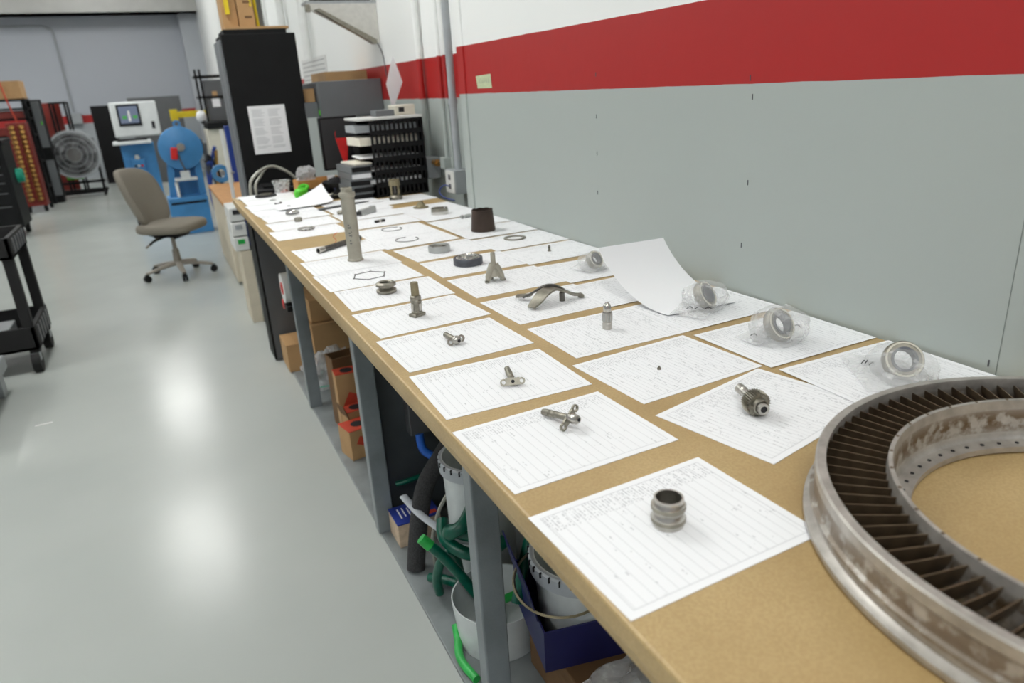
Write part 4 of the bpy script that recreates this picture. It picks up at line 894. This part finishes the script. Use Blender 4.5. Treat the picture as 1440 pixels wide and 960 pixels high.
# ================================================================== CHAIR
p = thing('office_chair', 'taupe fabric office chair on a five-star castor base', 'chair', (-.02, 6.95, 0), math.radians(-32))
def cush(u, v):
    a = (u-.5)*2; b = (v-.5)*2
    return a, b
G().blob((.02, 0, .445), (.255, .245, .052), .55, 40, 16).obj('seat', 'chair_fabric', p)
g = G()
def bk(u, v, s):
    zz = v; wv = .235*(1-.16*(2*zz-1)**2)*(1-.2*max(0, .3-zz)); y = (u-.5)*2*wv
    return y, zz
vs = []
nu, nv = 24, 20
g.blob((0, 0, 0), (.05, .235, .25), .55, 40, 20)
g.v = [(x-.10*(z/.25)*.8+.09*(y/.235)**2-.05*(z/.25)**2*0, y*(1-.13*max(0, -z/.25)), z) for x, y, z in g.v]
g.obj('backrest', 'chair_fabric', p, loc=(-.245, 0, .70))
G().tube([(-.10, 0, .37), (-.20, 0, .37), (-.27, 0, .46), (-.27, 0, .60)], .022, 10, flat=.5).obj('back_arm', 'black_plastic', p)
G().box((0, 0, .375), (.26, .16, .045)).obj('mechanism', 'black_plastic', p, bevel=.01)
G().tube([(-.03, -.07, .36), (-.05, -.2, .35), (-.06, -.25, .33)], .009, 8).obj('lever', 'black_plastic', p); G().cyl((.12, -.16, .37), (.12, -.07, .37), .016, seg=12).obj('knob', 'black_plastic', p)
G().tube([(-.1, -.05, .355), (-.13, -.16, .31), (-.15, -.18, .29)], .01, 8).obj('lever', 'chair_plastic', p)
G().cyl((0, 0, .1), (0, 0, .24), .034, .028).cyl((0, 0, .24), (0, 0, .36), .017).obj('column', 'chair_plastic', p)
for k in range(5):
    a = 2*PI*k/5+.35; c_, s_ = math.cos(a), math.sin(a)
    G().tube([(.01*c_, .01*s_, .115), (.14*c_, .14*s_, .10), (.29*c_, .29*s_, .072)], [.03, .026, .022, .018], 10, flat=.7).obj('base_arm', 'chair_plastic', p)
    cs = G().cyl((.29*c_-.02*s_, .29*s_+.02*c_, .029), (.29*c_-.004*s_, .29*s_+.004*c_, .029), .029).cyl((.29*c_+.004*s_, .29*s_-.004*c_, .029), (.29*c_+.02*s_, .29*s_-.02*c_, .029), .029).obj('castor', 'black_plastic', p)
    G().box((.29*c_, .29*s_, .05), (.03, .03, .035), a).obj('castor_hood', 'black_plastic', cs, bevel=.005)

# ================================================================== LEFT FOREGROUND
p = thing('service_cart', 'black plastic service cart with trays on castors at the left edge', 'cart', (-1.28, 5.0, 0))
def tray(z, h):
    g = G().bb(-.38, .44, -.22, .34, z, z+.02)
    for a, b, c, d in ((-.38, .44, -.22, -.195), (-.38, .44, .315, .34), (-.38, -.355, -.22, .34), (.415, .44, -.22, .34)): g.bb(a, b, c, d, z, z+h)
    o = g.obj('tray', 'black_rubber', p, bevel=.004, smooth=0)
    for k in range(5): G().bb(.4401, .446, -.14+k*.09, -.10+k*.09, z+.02, z+h-.015).obj('side_rib', 'dark_grey_steel', o)
tray(.68, .12); tray(.14, .14)
for x, y in ((.38, -.21), (.38, .28), (-.37, -.21), (-.37, .28)):
    G().bb(x, x+.055, y, y+.05, .12, .69).obj('corner_post', 'black_rubber', p, bevel=.004)
    c_ = G().cyl((x+.0, y+.02, .062), (x+.045, y+.02, .062), .062, seg=24).obj('castor', 'black_rubber', p); G().box((x+.022, y+.02, .095), (.05, .05, .05)).obj('castor_fork', 'galvanised', c_)
tag(G().bb(-1.4, -1.0, 4.95, 5.2, .161, .24).obj('grey_bin', 'light_grey_steel', bevel=.006), 'pale bin on the lower tray of the black cart', 'bin')
tag(G().blob((0, 0, .02), (.05, .03, .02), .8, 16, 10).obj('orange_grip', 'red_print', loc=(-1.02, 4.95, .7005)), 'orange tool grip lying in the cart top tray', 'tool')
p = thing('grey_stand', 'pale grey steel stand with a sloping skirt at the left edge', 'stand', (-1.2, 4.2, 0))
G().bb(-.3, .14, -.5, .3, .29, .42).obj('body', 'mid_grey_steel', p, bevel=.006); G().bb(-.3, .23, -.55, .33, .14, .215).obj('rail', 'light_grey_steel', p, bevel=.008)
for y in (-.5, .22): G().bb(.13, .2, y, y+.09, 0, .14).obj('foot', 'light_grey_steel', p, bevel=.004)
G().bb(-.3, .1, -.5, .28, .215, .29).obj('neck', 'mid_grey_steel', p)
tag(G().box((0, 0, .0005), (.075, .012, .001)).obj('tape_scrap', 'white_plastic', loc=(-.765, 3.9, .0005), rz=.05), 'small white tape scrap on the grey floor', 'tape')

# ================================================================== FAR LEFT
p = thing('tool_chest', 'black tool chest on castors with shallow drawers', 'tool chest', (-2.05, 10.75, 0))
G().bb(-.35, .42, -.25, .4, .13, 1.12).obj('body', 'black_steel', p, bevel=.008); G().bb(-.36, .43, -.26, .41, 1.12, 1.17).obj('top', 'black_plastic', p, bevel=.008)
z = .16
for k, h in enumerate((.26, .16, .12, .10, .09, .08, .07)):
    d_ = G().bb(-.33, .38, -.262, -.2505, z, z+h-.012).obj('drawer', 'black_steel', p, bevel=.003); G().bb(-.3, .35, -.272, -.2625, z+h-.035, z+h-.022).obj('pull', 'dark_grey_steel', d_); z += h
for x, y in ((-.28, -.2), (.36, -.2), (-.28, .33), (.36, .33)): c_ = G().cyl((x-.025, y, .055), (x+.025, y, .055), .055).obj('castor', 'black_rubber', p); G().box((x, y, .105), (.06, .06, .05)).obj('castor_plate', 'black_steel', c_)
tag(G().pipe((-1.62, 10.9, .72), (-1.55, 10.9, .72), .085, .045, 28).obj('tape_roll', 'teal'), 'teal tape roll hung on the side of the black tool chest', 'tape')
tag(G().blob((0, 0, .05), (.13, .1, .06), .8, 18, 12, .4, 9, cut=0).obj('rag_bundle', 'deep_blue', loc=(-1.85, 10.8, 1.1705)), 'blue rag bundle on the black tool chest', 'rag')
tag(G().blob((0, 0, .05), (.09, .08, .08), .8, 18, 12, .4, 9, cut=0).obj('rag_bundle', 'table_note', loc=(-2.15, 10.75, 1.1705)), 'pale rag bundle on the black tool chest', 'rag')
p = thing('fitting_rack', 'red rack filled with brass fittings beside the tool chest', 'rack', (-1.76, 13.1, 0))
G().bb(-.16, .1, .0, .3, .12, 1.32).obj('frame', 'rack_red', p, bevel=.006)
b0 = None
for r_ in range(16):
    for c_ in range(2):
        x = -.10+c_*.12; zz = .2+r_*.07
        if b0 is None: b0 = G().cyl((0, 0, 0), (.03, -.06, .01), .036, .028, 10).obj('brass_fitting', 'brass', p, loc=(x, 0, zz))
        else: copy_of(b0, p, location=(x, 0, zz))
for x in (-.16, .06): G().cyl((x-.02, .1, .06), (x+.02, .1, .06), .06).obj('castor', 'black_rubber', p)
G().bb(-.165, .105, -.01, .3, .1, .14).obj('bottom_rail', 'rack_red', p)
p = thing('shelf_unit', 'black shelf unit with red boxes behind the fitting rack', 'shelf', (-2.0, 13.6, 0))
for x in (-.5, .30): G().bb(x, x+.05, 0, .05, 0, 1.66).obj('upright', 'black_steel', p); G().bb(x, x+.05, .5, .55, 0, 1.66).obj('upright', 'black_steel', p)
for z in (.3, .7, 1.1, 1.35, 1.5, 1.63): G().bb(-.5, .35, 0, .55, z, z+.03).obj('shelf_board', 'black_steel', p)
for k, z in enumerate((1.131, 1.381)): tag(G().bb(-2.4, -1.72, 13.65, 14.1, z, z+.11).obj('red_box', 'rack_red', bevel=.006), f"dark red box on the {['lower','upper'][k]} board of the black shelf unit", 'box')
carton('cardboard_box', 'brown carton on top of the black shelf unit at the left edge', -2.35, -1.66, 13.6, 14.1, 1.6605, 1.92)
tag(G().tube([(-1.9, 13.52, 1.92), (-1.86, 13.5, 1.6), (-1.8, 13.48, 1.3)], .012, 6, sub=1).obj('red_rod', 'red_print'), 'red rod leaning against the black shelf unit', 'rod')
p = thing('grey_locker', 'grey two-door locker on a dark base', 'locker', (-1.66, 14.2, 0))
G().bb(-.12, .13, 0, .25, .1, 1.64).obj('body', 'black_steel', p, bevel=.006); G().bb(-.11, .12, .01, .24, 0, .1).obj('base', 'black_plastic', p)
for k in range(2): d_ = G().bb(-.118+k*.12, .0+k*.12, -.015, -.0005, .9, 1.62).obj('door', 'mid_grey_steel', p, bevel=.003); d2 = G().bb(-.118+k*.12, .0+k*.12, -.015, -.0005, .12, .7).obj('door', 'mid_grey_steel', p, bevel=.003); G().box((.0+k*.12-.03, -.02, 1.28), (.02, .01, .05)).obj('handle', 'lime' if k else 'light_grey_steel', d_)
p = thing('frame_rack', 'black tube rack with a red panel behind the wrapped fan', 'rack', (-1.36, 15.6, 0))
for x in (-.2, 0.03): 
    for y in (0, .6): G().bb(x, x+.035, y, y+.035, 0, 1.6).obj('upright', 'black_steel', p)
for z in (.5, 1.05, 1.57): G().bb(-.2, .065, 0, .635, z, z+.03).obj('rail_frame', 'black_steel', p)
tag(G().bb(-1.78, -1.45, 16.3, 16.35, 0, 1.6).obj('display_board', 'rack_red', bevel=.004), 'dark red upright panel behind the grey locker', 'panel')
# wrapped fan on stand
p = thing('drum_fan', 'round drum fan wrapped in clear plastic on a black wheeled frame', 'fan', (-1.27, 14.75, .73))
G().pipe((0, -.14, 0), (0, .14, 0), .385, .36, 40).obj('drum', 'black_steel', p); G().lathe([(.36, -.15), (.4, -.15), (.4, -.12), (.36, -.12)], 40, axis=(0, 1, 0), closed=True).obj('front_rim', 'light_grey_steel', p)
G().cyl((0, .1, 0), (0, .12, 0), .36, seg=40).obj('dark_back_disc', 'black_steel', p)  # solid disc added; its black stands in for the shade inside the drum
G().cyl((0, -.13, 0), (0, .1, 0), .11, seg=24).obj('hub', 'dark_steel', p)
for k in range(6):
    a = k*PI/3; G().grid(lambda u, v, a=a: ((.1+.25*u)*math.cos(a+.5*v), -.06+.09*v, (.1+.25*u)*math.sin(a+.5*v)), 4, 4, .006).obj('blade', 'dark_grey_steel', p)
for r_ in (.12, .2, .28, .34): G().lathe([(r_-.004, -.148), (r_+.004, -.148), (r_+.004, -.142), (r_-.004, -.142)], 36, axis=(0, 1, 0), closed=True).obj('guard_ring', 'galvanised', p)
G().lathe([(.0, -.2), (.2, -.19), (.36, -.175), (.41, -.15), (.418, 0), (.41, .16), (.3, .19), (0, .2)], 48, axis=(0, 1, 0)).obj('plastic_wrap', 'wrap_film', p)
G().bb(-.44, .36, -.03, .03, -.68, -.63).obj('frame_rail', 'black_steel', p); G().bb(-.44, .36, .3, .36, -.68, -.63).obj('frame_rail', 'black_steel', p); G().bb(-.44, .36, -.02, .02, -.5, -.46).obj('frame_rail', 'black_steel', p)
for x in (-.40, .32): G().bb(x-.02, x+.02, -.02, .02, -.63, .25).obj('frame_post', 'black_steel', p); G().cyl((x-.02, 0, -.68), (x+.02, 0, -.68), .05).obj('castor', 'black_rubber', p); G().cyl((x-.02, .33, -.68), (x+.02, .33, -.68), .05).obj('castor', 'black_rubber', p); G().bb(x-.02, x+.02, -.02, .35, -.66, -.63).obj('frame_rail', 'black_steel', p)
tag(G().bb(-1.5, -1.25, 14.95, 15.05, .29, .40).obj('lime_box', 'lime', bevel=.004), 'lime green box on the frame below the wrapped fan', 'box')
tag(G().bb(-1.0, -.62, 16.9, 17.4, 0, 1.5).obj('black_cabinet', 'black_plastic', bevel=.006), 'tall black cabinet against the far wall left of the control console', 'cabinet')
# control console
p = thing('control_console', 'white control cabinet with a lit screen on a blue pedestal', 'console', (-.15, 11.0, 0))
G().bb(-.29, .27, 0, .35, 1.07, 1.51).obj('cabinet', 'machine_white', p, bevel=.02); sc_ = G().bb(-.21, .06, -.012, .0, 1.21, 1.48).obj('screen_frame', 'black_plastic', p, bevel=.004)
G().bb(-.185, .035, -.0145, -.0125, 1.245, 1.455).obj('screen', 'screen_glow', sc_); G().bb(-.155, -.105, -.016, -.0148, 1.30, 1.34).obj('screen_tile', 'screen_green', sc_); G().bb(-.03, .02, -.016, -.0148, 1.30, 1.34).obj('screen_tile', 'screen_green', sc_); G().bb(-.085, -.06, -.016, -.0148, 1.27, 1.40).obj('screen_tile', 'white_plastic', sc_)
G().bb(.17, .21, -.008, 0, 1.16, 1.25).obj('switch', 'ink', p); G().bb(-.33, .12, -.3, .05, .99, 1.03).obj('keyboard_tray', 'machine_white', p, bevel=.006); G().bb(-.27, .08, -.28, -.04, 1.031, 1.055).obj('keyboard', 'black_plastic', p, bevel=.003)
G().bb(-.26, .14, 0, .4, 0, .985).obj('pedestal', 'machine_blue', p, bevel=.008); G().bb(-.17, -.01, -.05, -.0005, .62, .80).obj('button_box', 'machine_blue', p, bevel=.006)
for k, (x, mt) in enumerate(((-.13, 'ink'), (-.09, 'white_plastic'), (-.05, 'red_plastic'))): G().cyl((x, -.065, .70), (x, -.05, .70), .016, seg=12).obj('push_button', mt, p)
G().cyl((-.09, -.06, .80), (-.09, -.03, .82), .03).obj('push_button', 'white_plastic', p)
# blue wheel machine
p = thing('blue_wheel_machine', 'blue machine with a large round guard and sloping legs', 'machine', (.24, 9.2, 0))
G().lathe([(0, 0), (.225, 0), (.235, .01), (.235, .12), (.22, .13), (0, .13)], 48, c=(.02, .13, .97), axis=(0, -1, 0)).obj('round_guard', 'machine_blue', p)
g = G(); g.pipe((.03, .03, 1.235), (.03, .06, 1.235), .042, .02, 20).bb(-.02, .08, .02, .06, 1.09, 1.21).obj('lifting_lug', 'machine_blue', p, bevel=.004)
G().cyl((.02, -.05, .985), (.02, 0, .985), .045).cyl((.02, -.08, .985), (.02, -.05, .985), .025).obj('spindle', 'chrome', p)
G().box((-.06, -.03, .92), (.07, .06, .13), 0, 0, .15).obj('red_clamp', 'red_plastic', p, bevel=.008)
G().bb(-.13, .15, .16, .18, .43, .85).obj('back_plate', 'machine_blue', p)
for sg in (-1, 1): G().prism([(.02+sg*.11, .84), (.02+sg*.18, .80), (.0+sg*.2, .42), (.0+sg*.12, .42)][::sg], -.16, -.06).obj('sloping_leg', 'machine_blue', p, rot=(PI/2, 0, 0), loc=(0, 0, 0))
G().bb(-.23, .2, -.04, .3, 0, .43).obj('base', 'machine_blue', p, bevel=.01); G().bb(-.2, .18, -.045, -.0405, .35, .375).obj('base_slot', 'black_plastic', p)
G().bb(-.11, .13, -.08, .05, .615, .645).obj('work_table', 'machine_white', p, bevel=.004); G().bb(-.04, .06, -.06, .03, .645, .72).obj('vise', 'machine_white', p, bevel=.004)
G().cyl((-.1, .0, .43), (-.1, .0, .6), .018).obj('bottle_post', 'white_plastic', p); G().tube([(-.02, -.02, .9), (.0, -.06, .8), (.03, -.04, .7)], .01, 8).obj('cable', 'print_grey', p)
tag(G().bb(-.3, .62, 16.0, 16.6, 0, 1.6).obj('dark_grey_cabinet', 'dark_grey_steel', bevel=.008), 'dark grey cabinet behind the white control console', 'cabinet')
p = thing('yellow_crane', 'yellow crane beam crossing behind the blue machine', 'crane', (.4, 14.0, 0))
G().bb(-.02, .9, 0, .12, 1.22, 1.32).obj('beam', 'yellow_paint', p, bevel=.006); G().bb(.8, .9, 0, .1, 0, 1.22).obj('post', 'yellow_paint', p, bevel=.004); G().bb(-.06, .06, -.04, .16, 1.18, 1.36).obj('head', 'yellow_paint', p, bevel=.006)
p = thing('black_storage_rack', 'black upright storage rack with a dark case near the tall cabinet', 'rack', (.72, 12.0, 0))
for x in (0, .06, .36): G().bb(x, x+.03, 0, .03, 0, 1.9 if x < .3 else 1.8).obj('upright', 'black_steel', p)
for z in (1.14, 1.5, 1.79): G().bb(0, .4, 0, .5, z, z+.03).obj('rail', 'black_steel', p)
p = thing('dark_case', 'dark grey case with a white sticker on the black rack', 'case', (.95, 12.0, 1.171))
G().bb(-.12, .12, .02, .4, 0, .58).obj('body', 'dark_grey_steel', p, bevel=.006); G().bb(-.05, .06, .017, .0195, .2, .32).obj('sticker', 'sheet_plain', p); G().bb(-.03, .04, .017, .0195, .34, .42).obj('badge', 'cardboard', p)
tag(G().blob((0, 0, .07), (.07, .07, .08), .9, 18, 12, .3, 9).obj('white_bundle', 'sheet_plain', loc=(.70, 11.9, 1.19)), 'white bundle hanging by the black rack', 'bundle')
tag(G().bb(.70, 1.02, 11.4, 11.9, 0, 1.08).obj('beige_cabinet', 'cream_plastic', bevel=.008), 'cream machine cabinet below the dark case', 'cabinet')
tag(G().bb(.72, 1.02, 11.35, 11.9, 1.0805, 1.17).obj('black_box', 'black_plastic', bevel=.006), 'low black box on the cream machine cabinet', 'box')
p = thing('hose_tangle', 'tangle of dark hoses beside the blue wheel machine', 'hoses', (.60, 9.9, 0))
for k in range(7):
    a = k*1.3; G().tube([(.05*math.cos(a), .05*math.sin(a), .02), (.08*math.cos(a+1), .06*math.sin(a), .35), (.06*math.cos(a+2), .05, .7), (.09*math.cos(a+3), .0, 1.02-.05*k)], .022, 8).obj('hose', ['black_rubber', 'dark_grey_steel', 'deep_blue', 'brass'][k % 4], p)
p = thing('blue_stand', 'narrow blue stand with a wheel beside the tall cabinet', 'stand', (.66, 7.7, 0))
G().bb(-.02, .06, 0, .08, 0, 1.22).obj('column', 'deep_blue', p, bevel=.006); G().pipe((-.13, -.03, .78), (-.13, .03, .78), .085, .04, 28).obj('hand_wheel', 'machine_blue', p); G().cyl((-.13, 0, .78), (0, 0.02, .78), .02).obj('axle', 'galvanised', p)
G().bb(-.1, .12, -.05, .15, 0, .04).obj('foot', 'black_steel', p)
